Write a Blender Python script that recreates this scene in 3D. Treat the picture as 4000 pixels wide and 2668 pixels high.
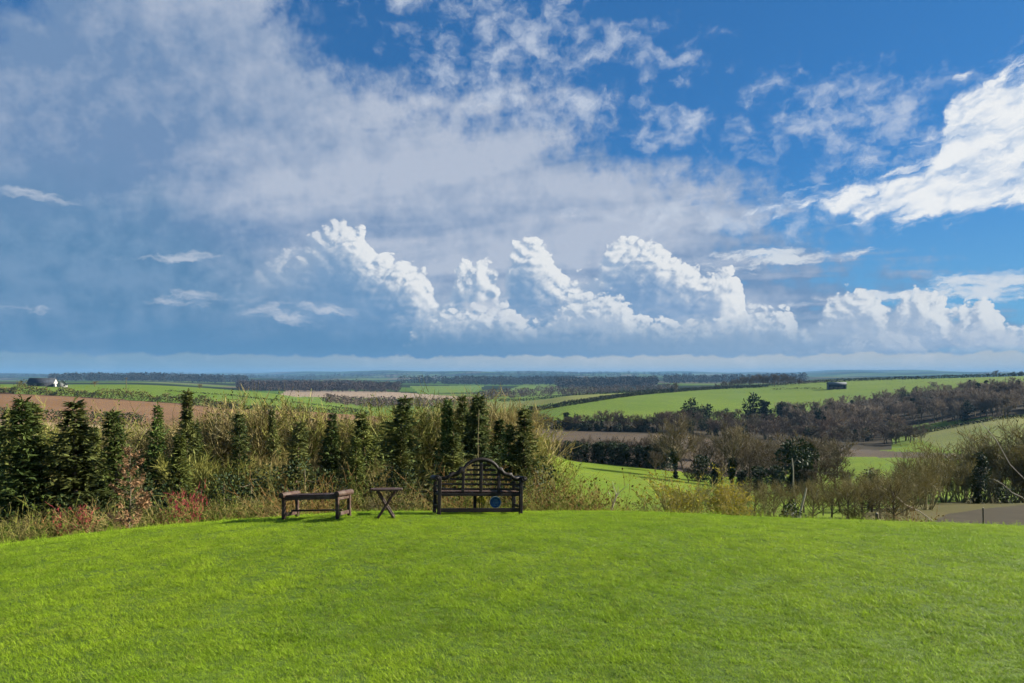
import bpy, math, random
import numpy as np
from mathutils import Vector, Matrix, Quaternion, noise as mnoise

for _o in list(bpy.data.objects):
    bpy.data.objects.remove(_o, do_unlink=True)
scene = bpy.context.scene
COL = scene.collection
rad = math.radians

# ------------------------------------------------------------------ camera
F = 2700.0                    # focal length in photo pixels (4000 px wide)
HX, HY = 2000.0, 1465.0       # photo pixel of the straight-ahead horizon point
EYE = 2.56                    # eye above the ground the garden seat stands on
cam_d = bpy.data.cameras.new('camera')
cam_d.sensor_width = 36.0
cam_d.lens = 36.0 * F / 4000.0
cam_d.shift_y = (1465.0 - 1334.0) / 4000.0
cam_d.clip_start = 0.1
cam_d.clip_end = 60000.0
cam = bpy.data.objects.new('camera', cam_d)
COL.objects.link(cam)
cam.location = (0, 0, EYE)
cam.rotation_euler = (rad(90), 0, 0)
scene.camera = cam
scene.render.resolution_x, scene.render.resolution_y = 1024, 683

# ------------------------------------------------------------------ exposure
EXPO = 1.4
vs = scene.view_settings
vs.view_transform = 'Standard'
vs.look = 'None'
vs.exposure = EXPO
vs.gamma = 1.0
vs.use_curve_mapping = False
cy = scene.cycles
cy.use_denoising = True
try:
    cy.denoiser = 'OPENIMAGEDENOISE'
except Exception:
    pass
cy.use_adaptive_sampling = True
cy.adaptive_threshold = 0.02
cy.adaptive_min_samples = 14
cy.max_bounces = 6
cy.diffuse_bounces = 3
cy.glossy_bounces = 2
cy.transmission_bounces = 4
cy.transparent_max_bounces = 8
cy.volume_bounces = 0
cy.sample_clamp_indirect = 6.0
cy.caustics_reflective = False
cy.caustics_refractive = False

# ------------------------------------------------------------------ sun
SUN_AZ, SUN_EL = 76.0, 25.0   # degrees clockwise from the view direction, above horizon
sun_d = bpy.data.lights.new('sun', 'SUN')
sun_d.energy = 5.0
sun_d.angle = rad(0.55)
sun_d.color = (1.0, 0.93, 0.80)
sun = bpy.data.objects.new('sun', sun_d)
COL.objects.link(sun)
_sd = Vector((math.sin(rad(SUN_AZ)) * math.cos(rad(SUN_EL)), math.cos(rad(SUN_AZ)) * math.cos(rad(SUN_EL)), math.sin(rad(SUN_EL))))
sun.rotation_euler = _sd.to_track_quat('Z', 'Y').to_euler()
sun.location = (60, 20, 60)

# ------------------------------------------------------------------ node expression helper
def s2l(v):
    v = v / 255.0
    return v / 12.92 if v <= 0.04045 else ((v + 0.055) / 1.055) ** 2.4

class X:
    """a float or vector socket with arithmetic"""
    def __init__(self, t, s):
        self.t, self.s = t, s
    def _m(self, op, *a, clamp=False):
        n = self.t.nodes.new('ShaderNodeMath'); n.operation = op; n.use_clamp = clamp
        for i, v in enumerate(a):
            if isinstance(v, X): self.t.links.new(v.s, n.inputs[i])
            else: n.inputs[i].default_value = v
        return X(self.t, n.outputs[0])
    def __add__(s, o): return s._m('ADD', s, o)
    __radd__ = __add__
    def __sub__(s, o): return s._m('SUBTRACT', s, o)
    def __rsub__(s, o): return s._m('SUBTRACT', o, s)
    def __mul__(s, o): return s._m('MULTIPLY', s, o)
    __rmul__ = __mul__
    def __truediv__(s, o): return s._m('DIVIDE', s, o)
    def max(s, o): return s._m('MAXIMUM', s, o)
    def min(s, o): return s._m('MINIMUM', s, o)
    def smax(s, o, k): return s._m('SMOOTH_MAX', s, o, k)
    def abs(s): return s._m('ABSOLUTE', s)
    def pow(s, o): return s._m('POWER', s, o)
    def sat(s): return s._m('ADD', s, 0.0, clamp=True)
    def step(s, lo, hi, a=0.0, b=1.0, kind='SMOOTHSTEP'):
        n = s.t.nodes.new('ShaderNodeMapRange'); n.interpolation_type = kind
        s.t.links.new(s.s, n.inputs[0])
        for i, v in zip((1, 2, 3, 4), (lo, hi, a, b)): n.inputs[i].default_value = v
        return X(s.t, n.outputs[0])

def noise(t, vec, scale, detail=4.0, rough=0.55, dist=0.0, lac=2.0):
    n = t.nodes.new('ShaderNodeTexNoise'); n.noise_dimensions = '3D'
    t.links.new(vec.s, n.inputs['Vector'])
    n.inputs['Scale'].default_value = scale; n.inputs['Detail'].default_value = detail
    n.inputs['Roughness'].default_value = rough; n.inputs['Distortion'].default_value = dist
    n.inputs['Lacunarity'].default_value = lac
    return n
def nfac(*a, **k):
    n = noise(*a, **k); return X(n.id_data, n.outputs[0])
def mapping(t, vec, loc=(0, 0, 0), rot=0.0, scale=(1, 1, 1), kind='POINT'):
    n = t.nodes.new('ShaderNodeMapping'); n.vector_type = kind
    t.links.new(vec.s, n.inputs[0])
    n.inputs[1].default_value = loc; n.inputs[2].default_value = (0, 0, rot); n.inputs[3].default_value = scale
    return X(t, n.outputs[0])
def vmath(t, op, *a, out=0):
    n = t.nodes.new('ShaderNodeVectorMath'); n.operation = op
    for i, v in enumerate(a):
        if isinstance(v, X): t.links.new(v.s, n.inputs[i])
        elif op == 'SCALE' and i == 1: n.inputs[3].default_value = v
        else: n.inputs[i].default_value = v
    return X(t, n.outputs[out])
def combine(t, x, y, z=0.0):
    n = t.nodes.new('ShaderNodeCombineXYZ')
    for i, v in enumerate((x, y, z)):
        if isinstance(v, X): t.links.new(v.s, n.inputs[i])
        else: n.inputs[i].default_value = v
    return X(t, n.outputs[0])
def mixc(t, fac, a, b, blend='MIX'):
    n = t.nodes.new('ShaderNodeMix'); n.data_type = 'RGBA'; n.blend_type = blend; n.clamp_factor = True
    for i, v in zip((0, 6, 7), (fac, a, b)):
        if isinstance(v, X): t.links.new(v.s, n.inputs[i])
        elif i == 0: n.inputs[i].default_value = v
        else: n.inputs[i].default_value = (v[0], v[1], v[2], 1.0)
    return X(t, n.outputs[2])
def splitv(t, vec):
    n = t.nodes.new('ShaderNodeSeparateXYZ'); t.links.new(vec.s, n.inputs[0])
    return [X(t, o) for o in n.outputs]
# ------------------------------------------------------------------ sky: clear air from the Nishita model, cloud decks by direction
world = bpy.data.worlds.new('World')
scene.world = world
world.use_nodes = True
wt = world.node_tree
wt.nodes.clear()
W_STR = 0.10
def skyc(r, g, b):                    # radiance of a cloud as seen
    k = W_STR * 2.0 ** EXPO
    return (s2l(r) / k, s2l(g) / k, s2l(b) / k)

def pix_dir(px, py):                  # photo pixel -> azimuth, elevation in degrees
    dx = (px - HX) / F; dz = (HY - py) / F
    return math.degrees(math.atan(dx)), math.degrees(math.atan(dz / math.sqrt(1 + dx * dx)))

def build_sky(t):
    tc = t.nodes.new('ShaderNodeTexCoord')
    dx, dy, dz = splitv(t, X(t, tc.outputs['Generated']))
    az = dx._m('ARCTAN2', dx, dy) * 57.29578
    el = dz._m('ARCSINE', dz) * 57.29578
    # plain floats throughout: a position is a pair (azimuth, elevation)
    P = (az, el)
    def madd(a, b, c): return az._m('MULTIPLY_ADD', a, b, c)
    def nz(p, scale, detail=4.0, rough=0.55, dist=0.0, sx=1.0, sy=1.0, ox=0.0, oy=0.0, ang=0.0):
        c, s_ = math.cos(rad(ang)), math.sin(rad(ang))
        sx *= scale; sy *= scale
        x = madd(p[1], s_ * sx, madd(p[0], c * sx, ox)) if ang else madd(p[0], sx, ox)
        y = madd(p[1], c * sy, madd(p[0], -s_ * sy, oy)) if ang else madd(p[1], sy, oy)
        n = noise(t, combine(t, x, y), 1.0, detail, rough, dist)
        n.noise_dimensions = '2D'
        return X(t, n.outputs[0])
    def curve(x, pts, lo=0.0, hi=30.0):          # outline: (photo x, photo y) list -> elevation over azimuth
        n = t.nodes.new('ShaderNodeFloatCurve')
        cu = n.mapping.curves[0]
        q = sorted((min(max((pix_dir(a, b)[0] + 45) / 90, 0), 1), min(max((pix_dir(a, b)[1] - lo) / (hi - lo), 0), 1)) for a, b in pts)
        while len(cu.points) < len(q): cu.points.new(0.5, 0.5)
        for p, (a, b) in zip(cu.points, q): p.location = (a, b); p.handle_type = 'AUTO_CLAMPED'
        n.mapping.update()
        t.links.new((x * (1 / 90.0) + 0.5).s, n.inputs['Value'])
        return X(t, n.outputs[0]) * (hi - lo) + lo
    def ellipse(p, px, py, rx, ry, ang=0.0):
        a, e = pix_dir(px, py); ca = math.cos(rad(a))
        sx, sy = rx * 57.3 / F * ca * ca, ry * 57.3 / F * ca
        c, s_ = math.cos(rad(ang)), math.sin(rad(ang))
        x = madd(p[1], s_ / sx, madd(p[0], c / sx, -(c * a + s_ * e) / sx))
        y = madd(p[1], c / sy, madd(p[0], -s_ / sy, -(-s_ * a + c * e) / sy))
        return madd(y, y, x * x)                 # 1 on the rim
    def blobs(p, lst):
        r = None
        for b in lst:
            q = ellipse(p, *b)
            r = q if r is None else r.min(q)
        return 1.0 - r._m('SQRT', r)

    h = dz.max(0.0) + 0.10
    deck = (dx / h, dy / h)                      # point on a cloud deck overhead
    wa = nz(P, 0.5, 5.0, 0.62, ox=31.0) - 0.5
    wb = nz(P, 0.5, 5.0, 0.62, oy=47.0) - 0.5
    Pw = (madd(wa, 6.0, az), madd(wb, 4.5, el))
    Pf = (madd(wa, 1.7, az), madd(wb, 1.2, el))
    side = az.step(-12.0, 26.0)

    # ---- clear sky
    sk = t.nodes.new('ShaderNodeTexSky'); sk.sky_type = 'NISHITA'
    sk.sun_disc = False; sk.sun_elevation = rad(SUN_EL); sk.sun_rotation = rad(SUN_AZ)
    sk.altitude = 120.0; sk.air_density = 1.0; sk.dust_density = 0.2; sk.ozone_density = 2.5
    gm = t.nodes.new('ShaderNodeGamma'); gm.inputs[1].default_value = SKY_GAMMA
    t.links.new(sk.outputs[0], gm.inputs[0])
    col = mixc(t, 1.0, X(t, gm.outputs[0]), SKY_TINT, 'MULTIPLY')

    col = mixc(t, el.step(0.0, 17.0, 0.55, 0.0), col, skyc(126, 180, 214))

    # ---- high veil spreading from the left
    n_st = nz(deck, 1.1, 5.0, 0.52, 0.3, sx=0.55, sy=1.5, ang=-24)
    vtop = curve(az, [(-2000, -400), (900, -300), (1150, -40), (1450, 230), (1750, 380), (2150, 440), (2500, 600), (2900, 760), (3150, 900), (3400, 1050), (4000, 1250), (6000, 1300)], -6, 40)
    vd = (vtop - el) * 0.16
    v_a = (vd + (n_st - 0.5) * 2.2 + wb * 1.6).step(-0.25, 0.75)
    away = az.abs().step(44.0, 70.0)             # the same broken deck goes on round the rest of the sky
    v_a = v_a.max(n_st.step(0.45, 0.66) * away * 0.8)
    vb = blobs(P, [(1850, 830, 1150, 560, -8), (1250, 220, 900, 420, -25)]).step(-0.5, 0.75)
    vb = (vb * 0.68 + (n_st - 0.5) * 2.2 + wa * 1.2 + 0.10).sat()
    col = mixc(t, v_a * 0.92, col, mixc(t, vb, skyc(116, 145, 182), skyc(184, 194, 211)))
    # grey-blue rain curtain low on the left
    rtop = curve(az, [(-3000, 700), (0, 760), (350, 780), (650, 850), (900, 1010), (1250, 1130), (1500, 1230), (2200, 1330), (4000, 1430), (6000, 1440)], -2, 30)
    rn = (rtop - el + wb * 5.0).step(-4.5, 4.0)
    col = mixc(t, rn * 0.94, col, mixc(t, (n_st * 0.6 + wa + 0.25).step(0.2, 0.8), skyc(84, 130, 170), skyc(112, 148, 184)))

    # ---- small cloud flecks in the blue
    nf = nz(Pf, 0.46, 5.0, 0.60, sx=0.85, sy=1.25)
    fl = blobs(Pf, [(2040, 150, 420, 120, -8), (2400, 190, 330, 90, -8), (1880, 290, 330, 130, -20), (2650, 500, 480, 70, -9), (3330, 440, 420, 150, -10), (3480, 590, 330, 70, 14),
                    (2800, 850, 480, 70, -4), (1800, 10, 400, 50, 0), (2250, 420, 300, 60, -14)])
    fa = (fl.min(0.5) * 0.9 + (nf - 0.5) * 3.8).step(-0.2, 1.6)
    col = mixc(t, fa * 0.75, col, skyc(206, 215, 228))

    # ---- bright sheet of cloud at the right
    nr = nz(Pf, 0.75, 5.0, 0.6, 0.2, sx=0.5, sy=1.3, ang=14)
    up = curve(Pf[0], [(2700, 905), (3050, 800), (3250, 745), (3400, 690), (3600, 620), (3680, 520), (3720, 330), (3800, 310), (3900, 250), (4100, 220), (4600, 150), (6000, 300)])
    lo = curve(Pf[0], [(2700, 860), (3050, 815), (3300, 845), (3450, 865), (3700, 850), (4000, 795), (4400, 740), (6000, 600)])
    rt = (up - el).min((el - lo) * 1.6)
    ra = (rt.min(2.0) * 0.5 + (nr - 0.5) * 2.9).step(-0.35, 0.7)
    col = mixc(t, ra * 0.97, col, mixc(t, ((nr - 0.5) * 1.8 + (rt * 0.2).min(0.25)).step(-0.15, 0.45), skyc(178, 199, 225), skyc(241, 243, 244)))
    # narrow bars, in the clear patch and torn ones low on the left
    ns = nz(Pf, 0.75, 4.0, 0.62, sx=0.4, sy=1.5, ox=5)
    br = blobs(Pf, [(3130, 1008, 330, 30, 5), (3330, 985, 130, 24, 8), (2950, 1000, 200, 34, 0), (3900, 1120, 620, 62, 3), (3500, 1152, 520, 20, 2)])
    col = mixc(t, (br.min(0.6) * 1.1 + (ns - 0.5) * 3.4).step(0.0, 1.0) * 0.9, col, skyc(216, 223, 230))

    # ---- heaped cumulus, lit from the sun's side
    def cumulus(col, pts, seed, s1, amp, shadow, lit, fade, reach=2.3):
        wx = madd(wa, 0.9, az)
        def lumps(ox, oy, octs):
            d = None
            for k, (sc, am) in octs:
                n = nz((az + ox, el + oy) if ox else P, sc, 0.0, 0.5, ox=seed + 3.1 * k, oy=1.7 * k, sy=1.25)
                q = madd((n * 2.0 - 1.0).abs(), am, -0.25 * am)
                d = q if d is None else d + q
            return d
        O = list(enumerate(((s1, amp), (s1 * 2.2, amp * 0.50), (s1 * 4.6, amp * 0.26))))
        l0 = lumps(0, 0, O); l1 = lumps(0.40, 0.26, O)
        top = curve(wx, pts, -1, 14) - el
        d0 = madd(top, 0.8, l0)
        d1 = madd(curve(wx + 0.40, pts, -1, 14) - el - 0.26, 0.8, l1)
        far = curve(wx + reach, pts, -1, 14) - el - reach * 0.42
        big = madd(l0, -1.1, far).step(-0.7, 1.5, 1.0, 0.0)
        wide = madd(l0, -0.9, far).step(-1.2, 4.2, 1.0, 0.0)
        g = d0.min(1.4) - d1.min(1.4)
        deep = (l0 - l1) * top.step(0.0, 6.5, 0.62, 0.12)      # heaps within the body
        sh = (madd(g, 0.65, madd(big, 0.28, wide * 0.40) - 0.04) + deep).step(-0.12, 1.0)
        shadow = mixc(t, top.step(0.0, 4.5, 0.62, 0.0), shadow, skyc(176, 190, 208))
        a = (d0 / madd(big, -0.55, 0.75)).sat()
        return mixc(t, a * fade, col, mixc(t, sh, shadow, lit))
    sh_n = (n_st * 0.5 + wa * 0.9 + 0.25)
    fade = el.step(pix_dir(2000, 1400)[1], pix_dir(2000, 1300)[1])
    T1 = [(-3000, 1400), (700, 1400), (900, 1160), (1050, 1010), (1200, 940), (1330, 860), (1400, 880), (1480, 985), (1600, 1020), (1690, 1090), (1735, 1180), (1765, 1110), (1800, 1040), (1880, 1020), (1940, 1075), (1965, 1130), (1985, 1010), (2040, 925), (2110, 935),
          (2160, 1010), (2220, 1080), (2320, 1070), (2365, 960), (2440, 930), (2550, 935), (2640, 1000), (2720, 1035), (2780, 1055), (2840, 1040), (2880, 1090), (2915, 1170), (2960, 1300), (3100, 1450), (6000, 1450)]
    col = cumulus(col, T1, 2.0, 0.62, 0.95, mixc(t, sh_n, mixc(t, side, skyc(92, 138, 182), skyc(112, 149, 192)), mixc(t, side, skyc(126, 160, 195), skyc(146, 172, 204))),
                  skyc(231, 234, 236), fade * az.step(-24.0, -11.0, 0.0, 1.0), 1.6)
    T2 = [(-6000, 1440), (1400, 1425), (1620, 1300), (1800, 1190), (1980, 1190), (2080, 1260), (2160, 1210), (2250, 1155), (2330, 1140), (2440, 1165), (2510, 1230), (2700, 1250), (2850, 1240), (2950, 1200), (3080, 1195), (3130, 1270), (3200, 1230), (3260, 1150),
          (3360, 1125), (3440, 1160), (3480, 1190), (3550, 1125), (3680, 1145), (3725, 1220), (3790, 1170), (3900, 1195), (3960, 1260), (4300, 1200), (5000, 1240), (9000, 1350)]
    fade2 = el.step(pix_dir(2000, 1410)[1], pix_dir(2000, 1330)[1])
    sh2 = mixc(t, sh_n, mixc(t, side, skyc(104, 146, 187), skyc(134, 163, 197)), mixc(t, side, skyc(138, 167, 198), skyc(168, 186, 209)))
    col = cumulus(col, T2, 9.0, 0.80, 0.80, sh2, skyc(222, 227, 231), fade2, 1.0)
    T3 = [(-6000, 1450), (1500, 1440), (1750, 1300), (1950, 1265), (2060, 1290), (2200, 1320), (2450, 1300), (2620, 1340), (2800, 1300), (2900, 1290), (3010, 1330), (3150, 1370), (3280, 1330), (3340, 1310), (3400, 1320), (3450, 1285), (3560, 1310), (3680, 1365), (3750, 1310), (3850, 1275), (4000, 1300), (5000, 1330), (9000, 1400)]
    fade3 = el.step(pix_dir(2000, 1415)[1], pix_dir(2000, 1360)[1])
    col = cumulus(col, T3, 14.0, 1.0, 0.6, sh2, skyc(196, 206, 218), fade3 * az.step(-8.0, 12.0, 0.25, 0.85), 0.8)

    sm = blobs(Pf, [(2150, 1265, 620, 75, -3), (2750, 1270, 420, 70, 2), (1750, 1250, 300, 50, 0), (3500, 1300, 500, 60, 0)])
    col = mixc(t, (sm.min(0.6) + (ns - 0.5) * 3.2).step(0.0, 1.5) * 0.6, col, skyc(196, 206, 218))
    # ---- dark level cloud base, then the light gap above the far hills
    e_b = pix_dir(2000, 1392)[1]
    under = madd(wa, 1.1, el).step(e_b - 0.12, e_b + 0.10)
    top = madd(wa, 2.0, el).step(pix_dir(2000, 1360)[1], pix_dir(2000, 1225)[1], 1.0, 0.0)
    reach = az.step(20.0, 32.0, 1.0, 0.1) * az.step(-33.0, -27.0, 0.3, 1.0)
    col = mixc(t, under * top * reach * 0.88, col, mixc(t, side, skyc(86, 134, 176), skyc(134, 162, 192)))
    gs = az.step(-32.0, 14.0)
    gcol = mixc(t, wb.step(-0.02, 0.22) * 0.45, mixc(t, gs, skyc(126, 158, 180), skyc(186, 194, 198)), mixc(t, gs, skyc(154, 178, 194), skyc(210, 213, 214)))
    col = mixc(t, (1.0 - under) * el.step(-4.0, -1.0) * 0.95, col, gcol)
    st = blobs(Pf, [(740, 1165, 190, 32, 4), (1030, 1190, 130, 34, 8), (1120, 1235, 190, 28, -10), (1280, 1205, 190, 18, -2), (100, 755, 180, 32, -6), (760, 1000, 220, 18, 7), (1900, 1190, 200, 30, 0), (1930, 1240, 190, 22, -6), (70, 1215, 160, 18, 0)])
    col = mixc(t, (st.min(0.5) + (ns - 0.5) * 4.4).step(-0.05, 1.5) * 0.62, col, skyc(206, 212, 222))
    bg = t.nodes.new('ShaderNodeBackground'); bg.inputs[1].default_value = W_STR
    t.links.new(col.s, bg.inputs[0])
    out = t.nodes.new('ShaderNodeOutputWorld')
    t.links.new(bg.outputs[0], out.inputs[0])
SKY_TINT = tuple(v * 2.0 ** (0.9 - EXPO) for v in (0.17, 0.55, 1.02))
SKY_GAMMA = 0.62
build_sky(wt)
world.cycles.sampling_method = 'MANUAL'
world.cycles.sample_map_resolution = 512
# ------------------------------------------------------------------ common helpers
def link(o, parent=None):
    COL.objects.link(o)
    if parent is not None: o.parent = parent
    return o
def tag(o, label=None, cat=None, group=None, kind=None):
    if label: o['label'] = label
    if cat: o['category'] = cat
    if group: o['group'] = group
    if kind: o['kind'] = kind
    return o
def empty(name, loc=(0, 0, 0), rz=0.0):
    o = bpy.data.objects.new(name, None); o.empty_display_size = 0.3
    link(o); o.location = loc; o.rotation_euler = (0, 0, rz)
    return o
def mesh_from(name, V, faces, mats, mi=None, smooth=False):
    me = bpy.data.meshes.new(name)
    V = np.asarray(V, dtype=np.float32)
    F4 = np.asarray([f for f in faces if len(f) == 4], dtype=np.int32).reshape(-1, 4) if not isinstance(faces, np.ndarray) else faces
    F3 = np.asarray([f for f in faces if len(f) == 3], dtype=np.int32).reshape(-1, 3) if not isinstance(faces, np.ndarray) else np.zeros((0, 3), np.int32)
    if isinstance(faces, np.ndarray) and faces.shape[1] == 3: F3, F4 = faces, np.zeros((0, 4), np.int32)
    me.vertices.add(len(V)); me.vertices.foreach_set('co', V.ravel())
    loops = np.concatenate([F4.ravel(), F3.ravel()]).astype(np.int32)
    me.loops.add(len(loops)); me.loops.foreach_set('vertex_index', loops)
    n4, n3 = len(F4), len(F3)
    st = np.concatenate([np.arange(n4) * 4, n4 * 4 + np.arange(n3) * 3]).astype(np.int32)
    me.polygons.add(n4 + n3); me.polygons.foreach_set('loop_start', st)
    if mi is not None: me.polygons.foreach_set('material_index', np.asarray(mi, np.int32))
    if smooth: me.polygons.foreach_set('use_smooth', np.ones(n4 + n3, bool))
    for m in mats: me.materials.append(m)
    me.update(calc_edges=True)
    return me
def obj(name, me, parent=None):
    return link(bpy.data.objects.new(name, me), parent)

# ------------------------------------------------------------------ materials
def new_mat(name):
    m = bpy.data.materials.new(name); m.use_nodes = True
    t = m.node_tree; t.nodes.clear()
    out = t.nodes.new('ShaderNodeOutputMaterial')
    b = t.nodes.new('ShaderNodeBsdfPrincipled'); b.inputs['Roughness'].default_value = 0.85
    b.inputs['Specular IOR Level'].default_value = 0.2
    t.links.new(b.outputs[0], out.inputs[0])
    return m, t, b, out
def ob_coord(t, which='Object'):
    n = t.nodes.new('ShaderNodeTexCoord'); return X(t, n.outputs[which])
def world_pos(t):
    n = t.nodes.new('ShaderNodeNewGeometry'); return X(t, n.outputs['Position'])
def add_bump(t, b, hgt, strength=0.4, dist=0.02):
    n = t.nodes.new('ShaderNodeBump'); n.inputs['Strength'].default_value = strength; n.inputs['Distance'].default_value = dist
    t.links.new(hgt.s, n.inputs['Height']); t.links.new(n.outputs[0], b.inputs['Normal'])
def setc(t, b, c, name='Base Color'):
    if isinstance(c, X): t.links.new(c.s, b.inputs[name])
    else: b.inputs[name].default_value = (c[0], c[1], c[2], 1)

def ground_mat(name, c1, c2, c3=None, scale=0.05, fine=1.2, rows=None, bump=0.0):
    m, t, b, out = new_mat(name)
    p = world_pos(t)
    a = nfac(t, p, scale, 5.0, 0.6).step(0.32, 0.68)
    c = mixc(t, a, c1, c2)
    f = nfac(t, p, fine, 4.0, 0.65).step(0.3, 0.75)
    c = mixc(t, f * 0.35, c, c3 if c3 else c2)
    if rows:                                        # drill rows or plough lines
        ang, per, amt, cr = rows
        x, y, z = splitv(t, p)
        u = x * (math.cos(ang) / per) + y * (math.sin(ang) / per) + nfac(t, p, 0.03, 3.0) * 2.0
        s_ = u._m('SINE', u * 6.2832) * 0.5 + 0.5
        c = mixc(t, s_ * amt, c, cr)
    setc(t, b, c)
    b.inputs['Roughness'].default_value = 0.95; b.inputs['Specular IOR Level'].default_value = 0.05
    return m

M = {}
M['meadow'] = ground_mat('meadow_grass', (0.0920, 0.1480, 0.0128), (0.1320, 0.1800, 0.0160), (0.0760, 0.1080, 0.0112), 0.05, 0.5)
M['pasture'] = ground_mat('pasture_grass', (0.0837, 0.1395, 0.0174), (0.1147, 0.1643, 0.0211), (0.0930, 0.1364, 0.0198), 0.012, 0.10, (0.5, 18.0, 0.28, (0.1240, 0.1612, 0.0341)))
M['pale_pasture'] = ground_mat('pale_pasture', (0.1292, 0.1564, 0.0374), (0.1632, 0.1700, 0.0510), None, 0.012, 0.1)
M['plough'] = ground_mat('ploughed_soil', (0.155, 0.088, 0.044), (0.195, 0.115, 0.060), (0.120, 0.072, 0.036), 0.02, 0.25, (1.2, 7.0, 0.35, (0.225, 0.128, 0.070)))
M['stubble'] = ground_mat('stubble', (0.2808, 0.1950, 0.1131), (0.3276, 0.2340, 0.1404), None, 0.02, 0.3, (1.2, 5.0, 0.2, (0.2340, 0.1638, 0.0936)))
M['plough_grey'] = ground_mat('ploughed_grey_soil', (0.082, 0.062, 0.045), (0.105, 0.078, 0.056), (0.060, 0.056, 0.032), 0.03, 0.5, (2.0, 2.6, 0.45, (0.055, 0.042, 0.031)))
M['bank_soil'] = ground_mat('bank_soil', (0.046, 0.038, 0.025), (0.066, 0.053, 0.036), (0.040, 0.046, 0.018), 0.25, 1.5, (2.0, 1.4, 0.5, (0.034, 0.027, 0.018)))
M['tan_field'] = ground_mat('tan_field', (0.24, 0.18, 0.12), (0.28, 0.21, 0.145), None, 0.004, 0.03)
M['rough'] = ground_mat('rough_bank', (0.0735, 0.0735, 0.0196), (0.0980, 0.0840, 0.0315), (0.0525, 0.0385, 0.0196), 0.35, 2.5)
M['wood_floor'] = ground_mat('leaf_litter', (0.0358, 0.0303, 0.0193), (0.0495, 0.0396, 0.0248), None, 0.05, 0.4)
def far_mat():
    m, t, b, out = new_mat('far_farmland')
    p = world_pos(t)
    v = t.nodes.new('ShaderNodeTexVoronoi'); v.inputs['Scale'].default_value = 1.0
    q = mapping(t, p, (0, 0, 0), 0.3, (0.0028, 0.0016, 0.0))
    w = noise(t, q, 0.8, 2.0); q2 = vmath(t, 'ADD', q, vmath(t, 'SCALE', X(t, w.outputs['Color']), 0.5))
    t.links.new(q2.s, v.inputs['Vector'])
    sx, sy, sz = splitv(t, X(t, v.outputs['Color']))
    c = mixc(t, sx.step(0.5, 0.52), (0.07, 0.12, 0.022), (0.10, 0.135, 0.032))
    c = mixc(t, sy.step(0.70, 0.72), c, (0.15, 0.115, 0.075))
    wd = nfac(t, mapping(t, p, (0, 0, 0), 0, (0.0006, 0.0016, 0)), 1.0, 4.0, 0.6).step(0.45, 0.50)
    c = mixc(t, wd, c, (0.022, 0.028, 0.014))
    setc(t, b, c); b.inputs['Roughness'].default_value = 1.0; b.inputs['Specular IOR Level'].default_value = 0.0
    return m
M['far'] = far_mat()

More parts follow.
